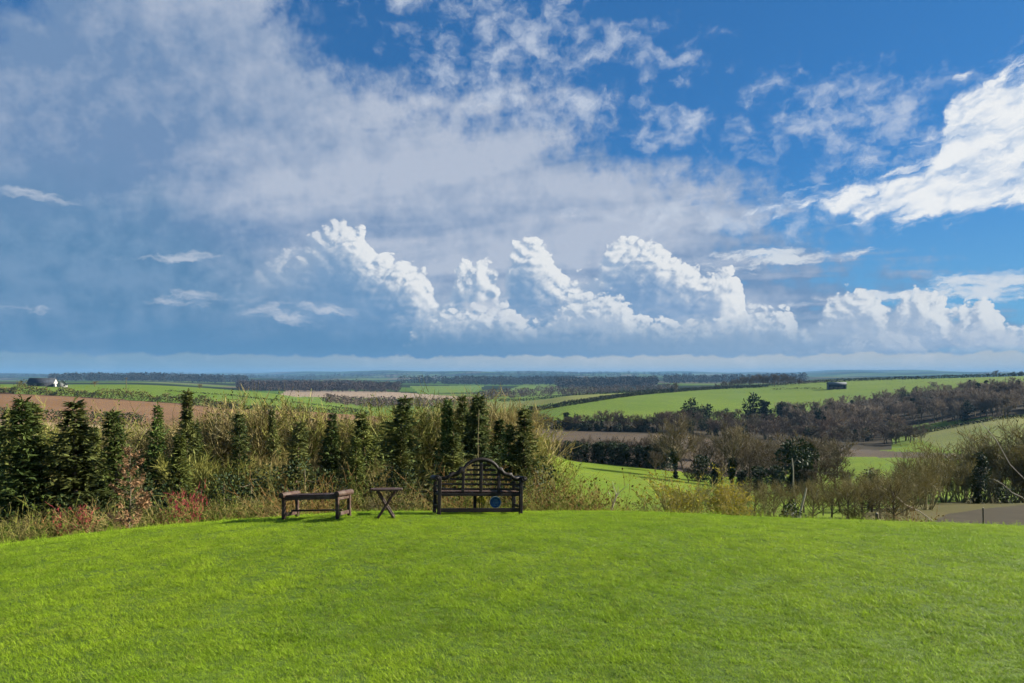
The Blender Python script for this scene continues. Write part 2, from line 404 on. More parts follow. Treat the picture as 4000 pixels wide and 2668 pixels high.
# ------------------------------------------------------------------ terrain: a fan of profiles, each a list of (distance, photo row)
PROF = {
 -900: [(2.5, 2950), (4.6, 2690), (9, 2360), (12.0, 2260), (15, 2300), (22, 2330), (40, 2110), (80, 1920), (150, 1765), (210, 1690), (290, 1635), (340, 1590), (490, 1525), (560, 1500), (700, 1496), (900, 1515), (1500, 1495), (2500, 1488), (4000, 1482), (6000, 1473), (9000, 1465), (14000, 1463), (16500, 1476)],
 0: [(2.5, 3360), (4.6, 2668), (9, 2206), (10.8, 2139), (13.5, 2146), (20, 2205), (40, 2080), (80, 1905), (150, 1765), (210, 1695), (290, 1640), (340, 1602), (490, 1535), (520, 1520), (570, 1506), (700, 1502), (900, 1522), (1500, 1500), (2500, 1490), (4000, 1484), (6000, 1475), (9000, 1466), (14000, 1464), (16500, 1476)],
 500: [(2.5, 3360), (4.6, 2668), (9, 2176), (11.3, 2079), (13.8, 2084), (20, 2150), (40, 2030), (80, 1880), (150, 1755), (220, 1690), (300, 1652), (350, 1625), (480, 1562), (520, 1545), (600, 1515), (700, 1505), (800, 1503), (1000, 1520), (1600, 1499), (2500, 1488), (4000, 1480), (6000, 1471), (9000, 1461), (14000, 1459), (16500, 1474)],
 1000: [(2.5, 3360), (4.6, 2668), (9, 2156), (12.0, 2034), (14.0, 2038), (20, 2105), (40, 2000), (80, 1862), (150, 1745), (250, 1675), (330, 1640), (400, 1614), (470, 1594), (560, 1562), (700, 1536), (760, 1531), (900, 1548), (1200, 1541), (1400, 1531), (1500, 1526), (2000, 1512), (3000, 1494), (5000, 1481), (9000, 1466), (14000, 1462), (16500, 1476)],
 1500: [(2.5, 3360), (4.6, 2668), (9, 2146), (11.5, 2032), (12.8, 2004), (14.3, 2007), (20, 2080), (40, 1990), (80, 1855), (150, 1745), (300, 1665), (450, 1625), (560, 1606), (650, 1598), (800, 1588), (1100, 1563), (1300, 1542), (1450, 1533), (1800, 1519), (2500, 1502), (4000, 1487), (6000, 1473), (9000, 1458), (14000, 1455), (16500, 1470)],
 2000: [(2.5, 3360), (4.6, 2668), (9, 2142), (12.0, 2026), (13.4, 2002), (14.6, 2004), (20, 2080), (40, 1985), (80, 1852), (150, 1750), (300, 1675), (420, 1640), (600, 1602), (800, 1582), (900, 1572), (1200, 1552), (1600, 1532), (2200, 1516), (3000, 1498), (5000, 1480), (9000, 1454), (14000, 1451), (16500, 1470)],
 2250: [(2.5, 3360), (4.6, 2668), (9, 2142), (12.2, 2024), (13.6, 2001), (14.8, 2003), (20, 2078), (35, 2015), (50, 1965), (80, 1900), (120, 1845), (170, 1803), (182, 1796), (250, 1722), (335, 1684), (370, 1655), (420, 1628), (520, 1596), (650, 1565), (800, 1547), (860, 1544), (960, 1550), (1300, 1541), (2000, 1518), (3000, 1497), (5000, 1479), (9000, 1455), (14000, 1452), (16500, 1470)],
 2500: [(2.5, 3360), (4.6, 2668), (9, 2144), (12.2, 2028), (13.8, 2004), (15, 2006), (20, 2078), (40, 2005), (60, 1968), (90, 1922), (120, 1880), (165, 1834), (180, 1818), (250, 1728), (335, 1690), (380, 1652), (420, 1630), (500, 1600), (650, 1560), (800, 1540), (900, 1532), (1000, 1537), (1500, 1528), (2000, 1512), (3000, 1493), (5000, 1477), (9000, 1458), (14000, 1455), (16500, 1472)],
 3000: [(2.5, 3360), (4.6, 2668), (9, 2152), (12.3, 2046), (14.0, 2025), (15.2, 2027), (22, 2082), (40, 2018), (60, 1990), (90, 1955), (130, 1915), (160, 1895), (200, 1850), (260, 1772), (330, 1728), (380, 1700), (430, 1665), (480, 1632), (560, 1595), (700, 1555), (850, 1525), (1000, 1509), (1100, 1505), (1300, 1520), (2000, 1505), (4000, 1482), (9000, 1462), (14000, 1458), (16500, 1474)],
 3400: [(2.5, 3360), (4.6, 2668), (9, 2160), (12.3, 2058), (14.0, 2038), (15.2, 2040), (22, 2092), (40, 2030), (60, 1995), (100, 1940), (150, 1878), (200, 1822), (260, 1780), (320, 1750), (380, 1716), (430, 1682), (480, 1642), (560, 1592), (700, 1541), (850, 1505), (1000, 1487), (1100, 1482), (1400, 1500), (4000, 1475), (9000, 1454), (14000, 1451), (16500, 1470)],
 4000: [(2.5, 3380), (4.6, 2672), (9, 2180), (12.4, 2078), (14.2, 2060), (15.4, 2062), (22, 2105), (35, 2066), (50, 2030), (80, 1966), (95, 1970), (200, 1850), (300, 1705), (340, 1655), (385, 1632), (450, 1580), (600, 1520), (800, 1480), (950, 1469), (1200, 1480), (4000, 1475), (9000, 1459), (14000, 1456), (16500, 1472)],
 4900: [(2.5, 3420), (4.6, 2690), (9, 2280), (12.4, 2175), (14.4, 2180), (22, 2140), (35, 2066), (50, 2010), (80, 1930), (110, 1925), (200, 1820), (300, 1690), (340, 1640), (385, 1612), (450, 1560), (600, 1500), (800, 1462), (950, 1452), (1200, 1466), (4000, 1472), (9000, 1459), (14000, 1456), (16500, 1472)],
}
def pchip(x, y, xq):
    x = np.asarray(x, float); y = np.asarray(y, float)
    h = np.diff(x); d = np.diff(y, axis=0) / (h if y.ndim == 1 else h[:, None])
    m = np.zeros_like(y)
    w1 = (2 * h[1:] + h[:-1]); w2 = (h[1:] + 2 * h[:-1])
    if y.ndim > 1: w1, w2 = w1[:, None], w2[:, None]
    ok = d[:-1] * d[1:] > 0
    with np.errstate(divide='ignore', invalid='ignore'):
        hm = (w1 + w2) / (w1 / d[:-1] + w2 / d[1:])
    m[1:-1] = np.where(ok, hm, 0.0)
    m[0], m[-1] = d[0], d[-1]
    xq = np.clip(xq, x[0], x[-1])
    i = np.clip(np.searchsorted(x, xq) - 1, 0, len(x) - 2)
    hh = h[i]; s = (xq - x[i]) / hh
    if y.ndim > 1: hh, s = hh[:, None], s[:, None]
    return ((1 + 2 * s) * (1 - s) ** 2 * y[i] + s * (1 - s) ** 2 * hh * m[i] + s * s * (3 - 2 * s) * y[i + 1] + s * s * (s - 1) * hh * m[i + 1])

NR, STEP = 430, 9
PX = np.arange(-900, 4900 + 1, STEP, dtype=float)
LY = np.linspace(math.log(2.5), math.log(16500.0), NR)
YS = np.exp(LY)
_cols = sorted(PROF)
_Z = np.zeros((len(_cols), NR))
for k, c in enumerate(_cols):
    a = np.array(PROF[c], float)
    _Z[k] = pchip(np.log(a[:, 0]), -(a[:, 1] - HY) / F * a[:, 0], LY)
ZG = pchip(np.array(_cols, float), _Z, PX).T + EYE        # rows: distance, columns: px
# low rolling relief on the far ridges
_rg = np.random.RandomState(4)
for amp, fr, kl, ph in ((14.0, 0.0034, 5.0, 0.5), (10.0, 0.0085, 11.0, 1.0), (5.0, 0.021, 4.0, 2.2)):
    ZG += np.clip((YS - 2500) / 6000, 0, 1.5)[:, None] * amp * np.sin(PX[None, :] * fr + LY[:, None] * kl + ph)
def H(x, y):
    """ground height at world x, y"""
    yy = max(y, 2.5)
    px = min(max(HX + F * x / yy, PX[0]), PX[-1] - 1e-6)
    u = (px - PX[0]) / STEP; v = (math.log(min(yy, 16400)) - LY[0]) / (LY[1] - LY[0])
    i, j = int(v), int(u); i = min(i, NR - 2); j = min(j, len(PX) - 2); fv, fu = v - i, u - j
    z = (ZG[i, j] * (1 - fu) + ZG[i, j + 1] * fu) * (1 - fv) + (ZG[i + 1, j] * (1 - fu) + ZG[i + 1, j + 1] * fu) * fv
    if y < 2.5: z += (2.5 - y) * 0.05
    return z
def at(px, Y):
    """world point on the ground along photo column px at depth Y"""
    x = Y * (px - HX) / F
    return Vector((x, Y, H(x, Y)))
def hit(px, py, y0=5.0, y1=16000.0):
    """first point of the ground seen at a photo pixel, between two depths"""
    Y = y0; prev = None
    k = (py - HY) / F
    while Y < y1:
        x = Y * (px - HX) / F
        d = H(x, Y) - (EYE - k * Y)
        if d >= 0:
            if prev is None: return Vector((x, Y, H(x, Y)))
            lo, hi = prev, Y
            for _ in range(25):
                mid = 0.5 * (lo + hi)
                if H(mid * (px - HX) / F, mid) - (EYE - k * mid) >= 0: hi = mid
                else: lo = mid
            return Vector((hi * (px - HX) / F, hi, H(hi * (px - HX) / F, hi)))
        prev = Y; Y *= 1.004
    x = y1 * (px - HX) / F
    return Vector((x, y1, H(x, y1)))
def zrow(Y, py): return EYE - (py - HY) / F * Y
def slope_at(x, y, e=0.3): return Vector((-(H(x + e, y) - H(x - e, y)) / (2 * e), -(H(x, y + e) - H(x, y - e)) / (2 * e), 1.0)).normalized()

def inpoly(px, py, poly):
    r = np.zeros(px.shape, bool); n = len(poly)
    for i in range(n):
        x1, y1 = poly[i]; x2, y2 = poly[(i + 1) % n]
        if y1 == y2: continue
        c = ((y1 > py) != (y2 > py)) & (px < (x2 - x1) * (py - y1) / (y2 - y1) + x1)
        r ^= c
    return r
# fields: what, material, outline in the photo, nearest and farthest distance
REG = [
 ('far_farmland', 'far', None, 900, 17000),
 ('pasture', 'pasture', None, 345, 1250),
 ('meadow', 'meadow', None, 14, 345),
 ('thicket_floor', 'rough', [(-1000, 2400), (-1000, 1650), (2080, 1650), (2150, 1790), (2180, 1950), (2300, 2060), (2600, 2085), (5000, 2100), (5000, 2400)], 14, 200),
 ('stubble_field', 'stubble', [(-1000, 1760), (-1000, 1628), (0, 1640), (560, 1668), (820, 1690), (820, 1760)], 140, 330),
 ('ploughed_field', 'plough', [(-1000, 1640), (-1000, 1525), (0, 1533), (300, 1549), (700, 1575), (940, 1598), (1180, 1606), (1500, 1628), (1500, 1700), (830, 1690), (560, 1668), (0, 1640)], 140, 530),
 ('winter_wheat_field', 'pasture', [(-1000, 1525), (0, 1532), (300, 1548), (700, 1574), (940, 1598), (1180, 1606), (1440, 1622), (1440, 1590), (1000, 1528), (500, 1500), (-1000, 1480)], 480, 850),
 ('tan_far_field', 'tan_field', [(1090, 1548), (1120, 1524), (1500, 1529), (1850, 1552), (1820, 1566), (1500, 1556)], 950, 1700),
 ('grass_far_field', 'pasture', [(1600, 1508), (1890, 1506), (1870, 1530), (1640, 1538)], 1200, 3600),
 ('grass_far_field', 'pasture', [(1955, 1534), (2050, 1500), (2260, 1497), (2330, 1518), (2240, 1542), (2000, 1546)], 1000, 3600),
 ('pale_pasture', 'pale_pasture', [(1900, 1600), (2120, 1580), (2390, 1548), (2480, 1538), (2400, 1532), (1900, 1570)], 560, 960),
 ('valley_floor', 'wood_floor', [(2050, 1700), (2500, 1712), (2850, 1742), (3200, 1768), (3480, 1790), (3480, 1715), (3560, 1660), (3950, 1620), (5000, 1600), (5000, 1504), (3900, 1512), (3600, 1530), (3320, 1570), (3080, 1630), (2900, 1640), (2600, 1648), (2300, 1645), (2050, 1640)], 305, 850),
 ('ploughed_strip', 'plough_grey', [(2030, 1679), (2500, 1692), (2850, 1722), (3150, 1742), (3500, 1764), (3950, 1782), (3950, 1800), (3500, 1788), (3300, 1783), (3120, 1810), (3000, 1860), (2850, 1862), (2550, 1832), (2300, 1806), (2030, 1790)], 172, 350),
 ('pale_slope', 'pale_pasture', [(3520, 1690), (3560, 1667), (3900, 1631), (5000, 1590), (5000, 1760), (3700, 1760), (3600, 1720)], 240, 400),
 ('rough_margin', 'rough', [(3330, 2052), (3400, 1990), (3560, 1975), (3700, 1962), (4000, 1930), (4950, 1880), (4950, 2000), (3850, 1995), (3700, 2015), (3600, 2070), (3330, 2085)], 24, 120),
 ('ploughed_bank', 'bank_soil', [(3600, 2062), (3700, 2008), (3850, 1986), (4000, 1972), (5000, 1880), (5000, 2070)], 24, 100),
]
def build_terrain():
    i0 = int(np.searchsorted(YS, 15.6))
    rows, ncol = np.arange(i0, NR), len(PX)
    Yc = np.sqrt(YS[:-1] * YS[1:]); pc = 0.5 * (PX[:-1] + PX[1:])
    zc = 0.25 * (ZG[:-1, :-1] + ZG[1:, :-1] + ZG[:-1, 1:] + ZG[1:, 1:])
    rowpx = HY - (zc - EYE) / Yc[:, None] * F
    pcx = np.broadcast_to(pc[None, :], zc.shape)
    Ycc = np.broadcast_to(Yc[:, None], zc.shape)
    lab = np.full(zc.shape, -1, int)
    for k, (nm, mt, poly, y0, y1) in enumerate(REG):
        sel = (Ycc >= y0) & (Ycc <= y1)
        if poly is not None: sel &= inpoly(pcx, rowpx, poly)
        lab[sel] = k
    lab[:i0] = -1
    XX = YS[:, None] * (PX[None, :] - HX) / F
    V = np.stack([XX, np.broadcast_to(YS[:, None], XX.shape), ZG], -1).reshape(-1, 3)
    idx = np.arange(NR * ncol).reshape(NR, ncol)
    quads = np.stack([idx[:-1, :-1], idx[:-1, 1:], idx[1:, 1:], idx[1:, :-1]], -1)
    for k, (nm, mt, poly, y0, y1) in enumerate(REG):
        q = quads[lab == k]
        if not len(q): continue
        used, invx = np.unique(q, return_inverse=True)
        me = mesh_from(nm, V[used], invx.reshape(-1, 4).astype(np.int32), [M[mt]], smooth=True)
        tag(obj(nm, me), kind='structure')
build_terrain()
# ------------------------------------------------------------------ lawn sheet
def lawn_mat():
    m, t, b, out = new_mat('lawn_soil_and_thatch')
    p = world_pos(t)
    c = mixc(t, nfac(t, p, 0.6, 4.0).step(0.35, 0.65), (0.060, 0.110, 0.008), (0.09, 0.15, 0.010))
    c = mixc(t, nfac(t, p, 30.0, 3.0).step(0.35, 0.7) * 0.6, c, (0.06, 0.085, 0.012))
    setc(t, b, c)
    add_bump(t, b, nfac(t, p, 60.0, 3.0), 0.6, 0.02)
    return m
M['lawn'] = lawn_mat()
def build_lawn():
    xs = np.arange(-17.5, 17.51, 0.25); ys = np.concatenate([np.arange(-9, 2.0, 0.5), np.arange(2.0, 16.21, 0.2)])
    V = []
    for y in ys:
        for x in xs:
            z = H(x, y)
            if y > 15.4: z -= min(0.5, (y - 15.4) * 1.0)
            V.append((x, y, z))
    nx = len(xs); idx = np.arange(len(V)).reshape(len(ys), nx)
    q = np.stack([idx[:-1, :-1], idx[:-1, 1:], idx[1:, 1:], idx[1:, :-1]], -1).reshape(-1, 4).astype(np.int32)
    o = obj('lawn', mesh_from('lawn', V, q, [M['lawn']], smooth=True))
    return tag(o, kind='structure')
lawn = build_lawn()
# ------------------------------------------------------------------ plant materials
def plant_mat(name, c1, c2, scale=3.0, trans=0.0, rough=0.8, tint=True):
    m, t, b, out = new_mat(name)
    oi = t.nodes.new('ShaderNodeObjectInfo')
    p = ob_coord(t)
    c = mixc(t, nfac(t, p, scale, 3.0, 0.6).step(0.32, 0.68), c1, c2)
    if tint: c = mixc(t, 1.0, c, X(t, oi.outputs['Color']), 'MULTIPLY')
    setc(t, b, c)
    b.inputs['Roughness'].default_value = rough; b.inputs['Specular IOR Level'].default_value = 0.15
    if trans > 0:
        tr = t.nodes.new('ShaderNodeBsdfTranslucent'); t.links.new(c.s, tr.inputs[0])
        mx = t.nodes.new('ShaderNodeMixShader'); mx.inputs[0].default_value = trans
        t.links.new(b.outputs[0], mx.inputs[1]); t.links.new(tr.outputs[0], mx.inputs[2])
        t.links.new(mx.outputs[0], out.inputs[0])
    return m
M['bark'] = plant_mat('bark', (0.075, 0.062, 0.040), (0.135, 0.115, 0.072), 6.0)
M['stem'] = plant_mat('shrub_stems', (0.25, 0.215, 0.095), (0.42, 0.37, 0.19), 5.0)
M['twig'] = plant_mat('twigs', (0.19, 0.158, 0.060), (0.335, 0.285, 0.122), 1.2, 0.18)
M['twig_far'] = plant_mat('twigs_grey_brown', (0.112, 0.092, 0.066), (0.178, 0.148, 0.108), 0.2, 0.1)
M['conifer'] = plant_mat('conifer_needles', (0.028, 0.052, 0.015), (0.098, 0.130, 0.034), 0.8, 0.16)
M['ivy'] = plant_mat('ivy_leaves', (0.013, 0.026, 0.010), (0.036, 0.056, 0.017), 1.2, 0.10, 0.6)
M['evergreen_far'] = plant_mat('evergreen_foliage', (0.012, 0.023, 0.010), (0.030, 0.046, 0.018), 0.25, 0.1)
M['beech_leaf'] = plant_mat('dry_brown_leaves', (0.20, 0.108, 0.050), (0.33, 0.205, 0.110), 2.5, 0.25)
M['yellow_leaf'] = plant_mat('young_yellow_leaves', (0.26, 0.235, 0.03), (0.36, 0.31, 0.045), 2.5, 0.3)
M['green_leaf'] = plant_mat('bramble_leaves', (0.06, 0.085, 0.018), (0.13, 0.145, 0.032), 2.5, 0.3)
M['hedge'] = plant_mat('hedge_leaves', (0.028, 0.038, 0.014), (0.062, 0.064, 0.026), 0.3, 0.1)
M['pale_wood'] = plant_mat('bleached_wood', (0.34, 0.29, 0.21), (0.45, 0.39, 0.30), 4.0)

# ------------------------------------------------------------------ mesh builder for plants
class MB:
    def __init__(self): self.v, self.f, self.m = [], [], []
    def tube(self, pts, r0, r1, sides=5, mi=0):
        n = len(pts); base = len(self.v)
        for i, p in enumerate(pts):
            d = (pts[min(i + 1, n - 1)] - pts[max(i - 1, 0)])
            d = d.normalized() if d.length > 1e-9 else Vector((0, 0, 1))
            a = d.cross(Vector((0.31, 0.95, 0.05)));
            if a.length < 1e-4: a = d.cross(Vector((1, 0, 0)))
            a.normalize(); b = d.cross(a)
            r = r0 + (r1 - r0) * i / (n - 1)
            for k in range(sides):
                q = 6.28318 * k / sides
                self.v.append(p + a * (r * math.cos(q)) + b * (r * math.sin(q)))
        for i in range(n - 1):
            for k in range(sides):
                a0 = base + i * sides + k; a1 = base + i * sides + (k + 1) % sides
                self.f.append((a0, a1, a1 + sides, a0 + sides)); self.m.append(mi)
    def ribbon(self, pts, w0, w1, rnd, mi=0):
        n = len(pts); base = len(self.v)
        side = Vector((rnd.gauss(0, 1), rnd.gauss(0, 1), rnd.gauss(0, 0.4)))
        d = (pts[-1] - pts[0])
        side = side - d * (side.dot(d) / max(d.length_squared, 1e-9))
        if side.length < 1e-5: side = Vector((1, 0, 0))
        side.normalize()
        for i, p in enumerate(pts):
            w = (w0 + (w1 - w0) * i / (n - 1)) * 0.5
            self.v.append(p - side * w); self.v.append(p + side * w)
        for i in range(n - 1):
            a = base + 2 * i
            self.f.append((a, a + 1, a + 3, a + 2)); self.m.append(mi)
    def leaf(self, p, d, n, L, W, mi=0):
        """a pointed leaf or spray: diamond of four corners"""
        s = d.cross(n)
        if s.length < 1e-5: s = Vector((1, 0, 0))
        s.normalize(); b = len(self.v)
        self.v += [p, p + d * (L * 0.45) + s * (W * 0.5), p + d * L, p + d * (L * 0.45) - s * (W * 0.5)]
        self.f.append((b, b + 1, b + 2, b + 3)); self.m.append(mi)
    def build(self, name, mats):
        return mesh_from(name, [tuple(q) for q in self.v], self.f, mats, self._mi())
    def _mi(self):
        # mesh_from writes quads first, then triangles
        return [m for f, m in zip(self.f, self.m) if len(f) == 4] + [m for f, m in zip(self.f, self.m) if len(f) == 3]

def rdir(rnd):
    while True:
        v = Vector((rnd.uniform(-1, 1), rnd.uniform(-1, 1), rnd.uniform(-1, 1)))
        if 0.05 < v.length < 1: return v.normalized()
def path(p, d, L, n, rnd, jit, up):
    pts = [p.copy()]; d = d.normalized()
    for i in range(n):
        d = (d + rdir(rnd) * jit + Vector((0, 0, up))).normalized()
        p = p + d * (L / n); pts.append(p.copy())
    return pts
def along(pts, s):
    x = s * (len(pts) - 1); i = min(int(x), len(pts) - 2); f = x - i
    return pts[i].lerp(pts[i + 1], f), (pts[i + 1] - pts[i]).normalized()

# ------------------------------------------------------------------ plant prototypes: each returns a list of (part name, mesh), unit height about 1 m scale free
def stool_shrub(seed, H_=5.0, stems=13, spread=0.45, sub=10, tw=7, width=0.016, leaves=0, leafmat=None, mats=('stem', 'twig'), thick=1.0, jit=0.13):
    """many forking stems from one root, a domed crown of crooked twigs"""
    rnd = random.Random(seed); T, C = MB(), MB()
    for s in range(stems):
        a = s * 2.4 + rnd.uniform(-0.5, 0.5); lean = spread * math.sqrt((s + 0.5) / stems) * rnd.uniform(0.7, 1.2)
        d = Vector((math.cos(a) * lean, math.sin(a) * lean, 1)).normalized()
        L = H_ * rnd.uniform(0.70, 1.0) * (1.0 - 0.28 * (lean / max(spread, 0.01)) ** 2 * min(1.0, spread * 1.6)); r = L * rnd.uniform(0.0055, 0.0095) * thick
        base = Vector((math.cos(a), math.sin(a), 0)) * H_ * 0.03 * rnd.uniform(0.3, 1.6); base.z = -0.35
        P = path(base, d, L, 8, rnd, jit, 0.04)
        T.tube(P, r, r * 0.22, 5)
        arms = [P]
        for k in range(3):                       # a few strong forks
            q, dd = along(P, rnd.uniform(0.25, 0.7))
            PF = path(q, (dd + rdir(rnd) * 0.55 + Vector((0, 0, 0.1))).normalized(), L * rnd.uniform(0.28, 0.46), 5, rnd, jit * 1.3, 0.05)
            T.tube(PF, r * 0.55, r * 0.15, 4); arms.append(PF)
        for k in range(sub):
            A = rnd.choice(arms); u = rnd.uniform(0.22, 0.98); q, dd = along(A, u)
            b = (dd * 0.8 + rdir(rnd) * 0.8 + Vector((0, 0, 0.12))).normalized()
            L2 = L * rnd.uniform(0.12, 0.26)
            P2 = path(q, b, L2, 4, rnd, 0.24, 0.07)
            C.ribbon(P2, width * 1.5, width * 0.8, rnd)
            for j in range(tw):
                q2, d2 = along(P2, rnd.uniform(0.1, 1.0))
                b2 = (d2 * 0.8 + rdir(rnd) * 0.8 + Vector((0, 0, 0.15))).normalized()
                P3 = path(q2, b2, L2 * rnd.uniform(0.3, 0.7), 2, rnd, 0.3, 0.05)
                C.ribbon(P3, width, width * 0.45, rnd)
                if leaves and rnd.random() < leaves:
                    for _ in range(3):
                        q3, d3 = along(P3, rnd.uniform(0.3, 1.0)); C.leaf(q3, (d3 + rdir(rnd)).normalized(), rdir(rnd), rnd.uniform(0.07, 0.12), 0.06, 1)
    cm = [M[mats[1]]] + ([M[leafmat]] if leafmat else [])
    return [('stems', T.build('stems', [M[mats[0]]])), ('crown', C.build('crown', cm))]

def bare_tree(seed, H_=9.0, width=0.03, dens=1.0, spread=0.55, trunk=0.22, mats=('bark', 'twig'), ivy=0.0, ivy_top=0.6, sides=6):
    """single trunk, forking limbs, domed twiggy crown"""
    rnd = random.Random(seed); T, C, I = MB(), MB(), MB()
    P = path(Vector((0, 0, -0.4)), Vector((rnd.uniform(-.06, .06), rnd.uniform(-.06, .06), 1)), H_ * 0.75, 8, rnd, 0.06, 0.05)
    T.tube(P, H_ * 0.028, H_ * 0.006, sides)
    def twigs(PP, L, n):
        for j in range(n):
            q, d = along(PP, rnd.uniform(0.25, 1.0))
            b = (d * 0.8 + rdir(rnd) * 0.75 + Vector((0, 0, 0.22))).normalized()
            P3 = path(q, b, L * rnd.uniform(0.35, 0.8), 2, rnd, 0.22, 0.06)
            C.ribbon(P3, width, width * 0.45, rnd)
    nl = int(15 * dens)
    for k in range(nl):
        u = trunk + (0.98 - trunk) * (k + rnd.random()) / nl
        q, d = along(P, u)
        a = k * 2.4 + rnd.uniform(-0.4, 0.4)
        b = Vector((math.cos(a), math.sin(a), 0.55 + 0.8 * u)).normalized()
        L = H_ * spread * rnd.uniform(0.62, 1.0) * (1.12 - 0.70 * abs(u - 0.35))
        P1 = path(q, b, L, 5, rnd, 0.16, 0.06)
        T.tube(P1, H_ * 0.0105 * (1.2 - u * 0.6), H_ * 0.002, 4)
        for i in range(int(7 * dens)):
            q1, d1 = along(P1, rnd.uniform(0.2, 1.0))
            b1 = (d1 * 0.8 + rdir(rnd) * 0.7 + Vector((0, 0, 0.2))).normalized()
            L2 = L * rnd.uniform(0.28, 0.5)
            P2 = path(q1, b1, L2, 3, rnd, 0.2, 0.06)
            C.ribbon(P2, width * 1.6, width * 0.7, rnd)
            twigs(P2, L2, int(6 * dens))
    parts = [('trunk', T.build('trunk', [M[mats[0]]])), ('crown', C.build('crown', [M[mats[1]]]))]
    if ivy > 0:
        for i in range(int(900 * ivy)):
            u = rnd.random() ** 0.8 * ivy_top; q, d = along(P, u / 0.98)
            w = H_ * (0.055 + 0.05 * math.sin(u * 9 + seed)) * (1.15 - u)
            o = rdir(rnd); o.z *= 0.6
            I.leaf(q + o * w * rnd.uniform(0.5, 1.1), rdir(rnd), rdir(rnd), H_ * 0.036, H_ * 0.028)
        parts.append(('ivy', I.build('ivy', [M['ivy']])))
    return parts

def conifer(seed, H_=6.0, R=0.95, tiers=46, per=9, mat='conifer', fine=1.0):
    """narrow ragged conifer with drooping sprays"""
    rnd = random.Random(seed); T, C = MB(), MB()
    lean = Vector((rnd.uniform(-.03, .03), rnd.uniform(-.03, .03), 1))
    P = path(Vector((0, 0, -0.4)), lean, H_ + 0.35, 8, rnd, 0.02, 0.03)
    T.tube(P, H_ * 0.016, H_ * 0.002, 6)
    wob = [rnd.uniform(0.55, 1.25) for _ in range(14)]
    for k in range(tiers):
        u = 0.04 + 0.95 * (k + rnd.uniform(-0.3, 0.3)) / tiers
        q, d = along(P, min(max(u, 0.02), 0.995))
        env = R * (1.12 * (1 - u) ** 0.90) * (0.70 + 0.30 * min(1, u * 5)) * wob[int(u * 13.99)] + 0.05 * R
        for j in range(per):
            a = k * 1.3 + j * 6.283 / per + rnd.uniform(-0.35, 0.35)
            L = env * rnd.uniform(0.45, 1.25)
            b = Vector((math.cos(a), math.sin(a), rnd.uniform(0.15, 0.6)))
            PB = path(q, b, L, 3, rnd, 0.12, -0.16 + 0.24 * u)
            C.ribbon(PB, 0.03 * H_ / 6, 0.02 * H_ / 6, rnd)
            nsp = int((6 + 15 * L / R) * fine)
            for i in range(nsp):
                s = rnd.uniform(0.12, 1.0); qq, dd = along(PB, s)
                sd = dd.cross(Vector((0, 0, 1)));
                sd = sd.normalized() if sd.length > 1e-4 else Vector((1, 0, 0))
                dl = (dd * rnd.uniform(0.3, 0.9) + sd * rnd.choice((-1, 1)) * rnd.uniform(0.2, 0.9) + Vector((0, 0, rnd.uniform(-0.8, 0.30)))).normalized()
                C.leaf(qq, dl, (Vector((0, 0, 1)) + rdir(rnd) * 0.8).normalized(), rnd.uniform(0.14, 0.30) * H_ / 6, rnd.uniform(0.045, 0.085) * H_ / 6)
    for i in range(10):
        C.leaf(P[-1] - Vector((0, 0, 0.04 * i * H_ / 6)), (Vector((0, 0, 1)) + rdir(rnd) * 0.7).normalized(), rdir(rnd), 0.16 * H_ / 6, 0.05 * H_ / 6)
    return [('trunk', T.build('trunk', [M['bark']])), ('crown', C.build('crown', [M[mat]]))]

def leafy_tree(seed, H_=8.0, clumps=16, per=170, leaf=0.32, R=0.36, zlo=0.12, mat='evergreen_far', shape='round'):
    """evergreen or ivy-clad tree: limbs carrying uneven clumps of leaf sprays"""
    rnd = random.Random(seed); T, C = MB(), MB()
    P = path(Vector((0, 0, -0.4)), Vector((rnd.uniform(-.08, .08), rnd.uniform(-.08, .08), 1)), H_ * 0.9, 7, rnd, 0.06, 0.05)
    T.tube(P, H_ * 0.030, H_ * 0.006, 6)
    for k in range(clumps):
        u = zlo + (0.97 - zlo) * (k + rnd.random()) / clumps
        q, d = along(P, min(u, 0.99))
        a = k * 2.4 + rnd.uniform(-0.5, 0.5)
        if shape == 'round': env = R * H_ * math.sqrt(max(0.05, 1 - ((u - 0.52) / 0.52) ** 2))
        elif shape == 'column': env = R * H_ * (0.75 + 0.25 * math.sin(u * 11 + seed)) * (1.1 - 0.45 * u)
        else: env = R * H_ * (0.35 + 0.95 * u) if u < 0.8 else R * H_ * 0.9
        off = env * rnd.uniform(0.35, 0.75)
        c = q + Vector((math.cos(a) * off, math.sin(a) * off, rnd.uniform(-0.02, 0.05) * H_))
        T.tube([q, q.lerp(c, 0.55) + Vector((0, 0, -0.03 * H_)), c], H_ * 0.009, H_ * 0.003, 4)
        cr = env * rnd.uniform(0.45, 0.75) + 0.03 * H_
        for i in range(int(per * rnd.uniform(0.7, 1.2))):
            o = rdir(rnd); rr = cr * (rnd.random() ** 0.33) * rnd.uniform(0.75, 1.12)
            o2 = Vector((o.x, o.y, o.z * 0.85)) * rr
            C.leaf(c + o2, (o + rdir(rnd) * 0.9).normalized(), rdir(rnd), leaf * rnd.uniform(0.7, 1.4), leaf * rnd.uniform(0.4, 0.8))
    return [('trunk', T.build('trunk', [M['bark']])), ('crown', C.build('crown', [M[mat]]))]

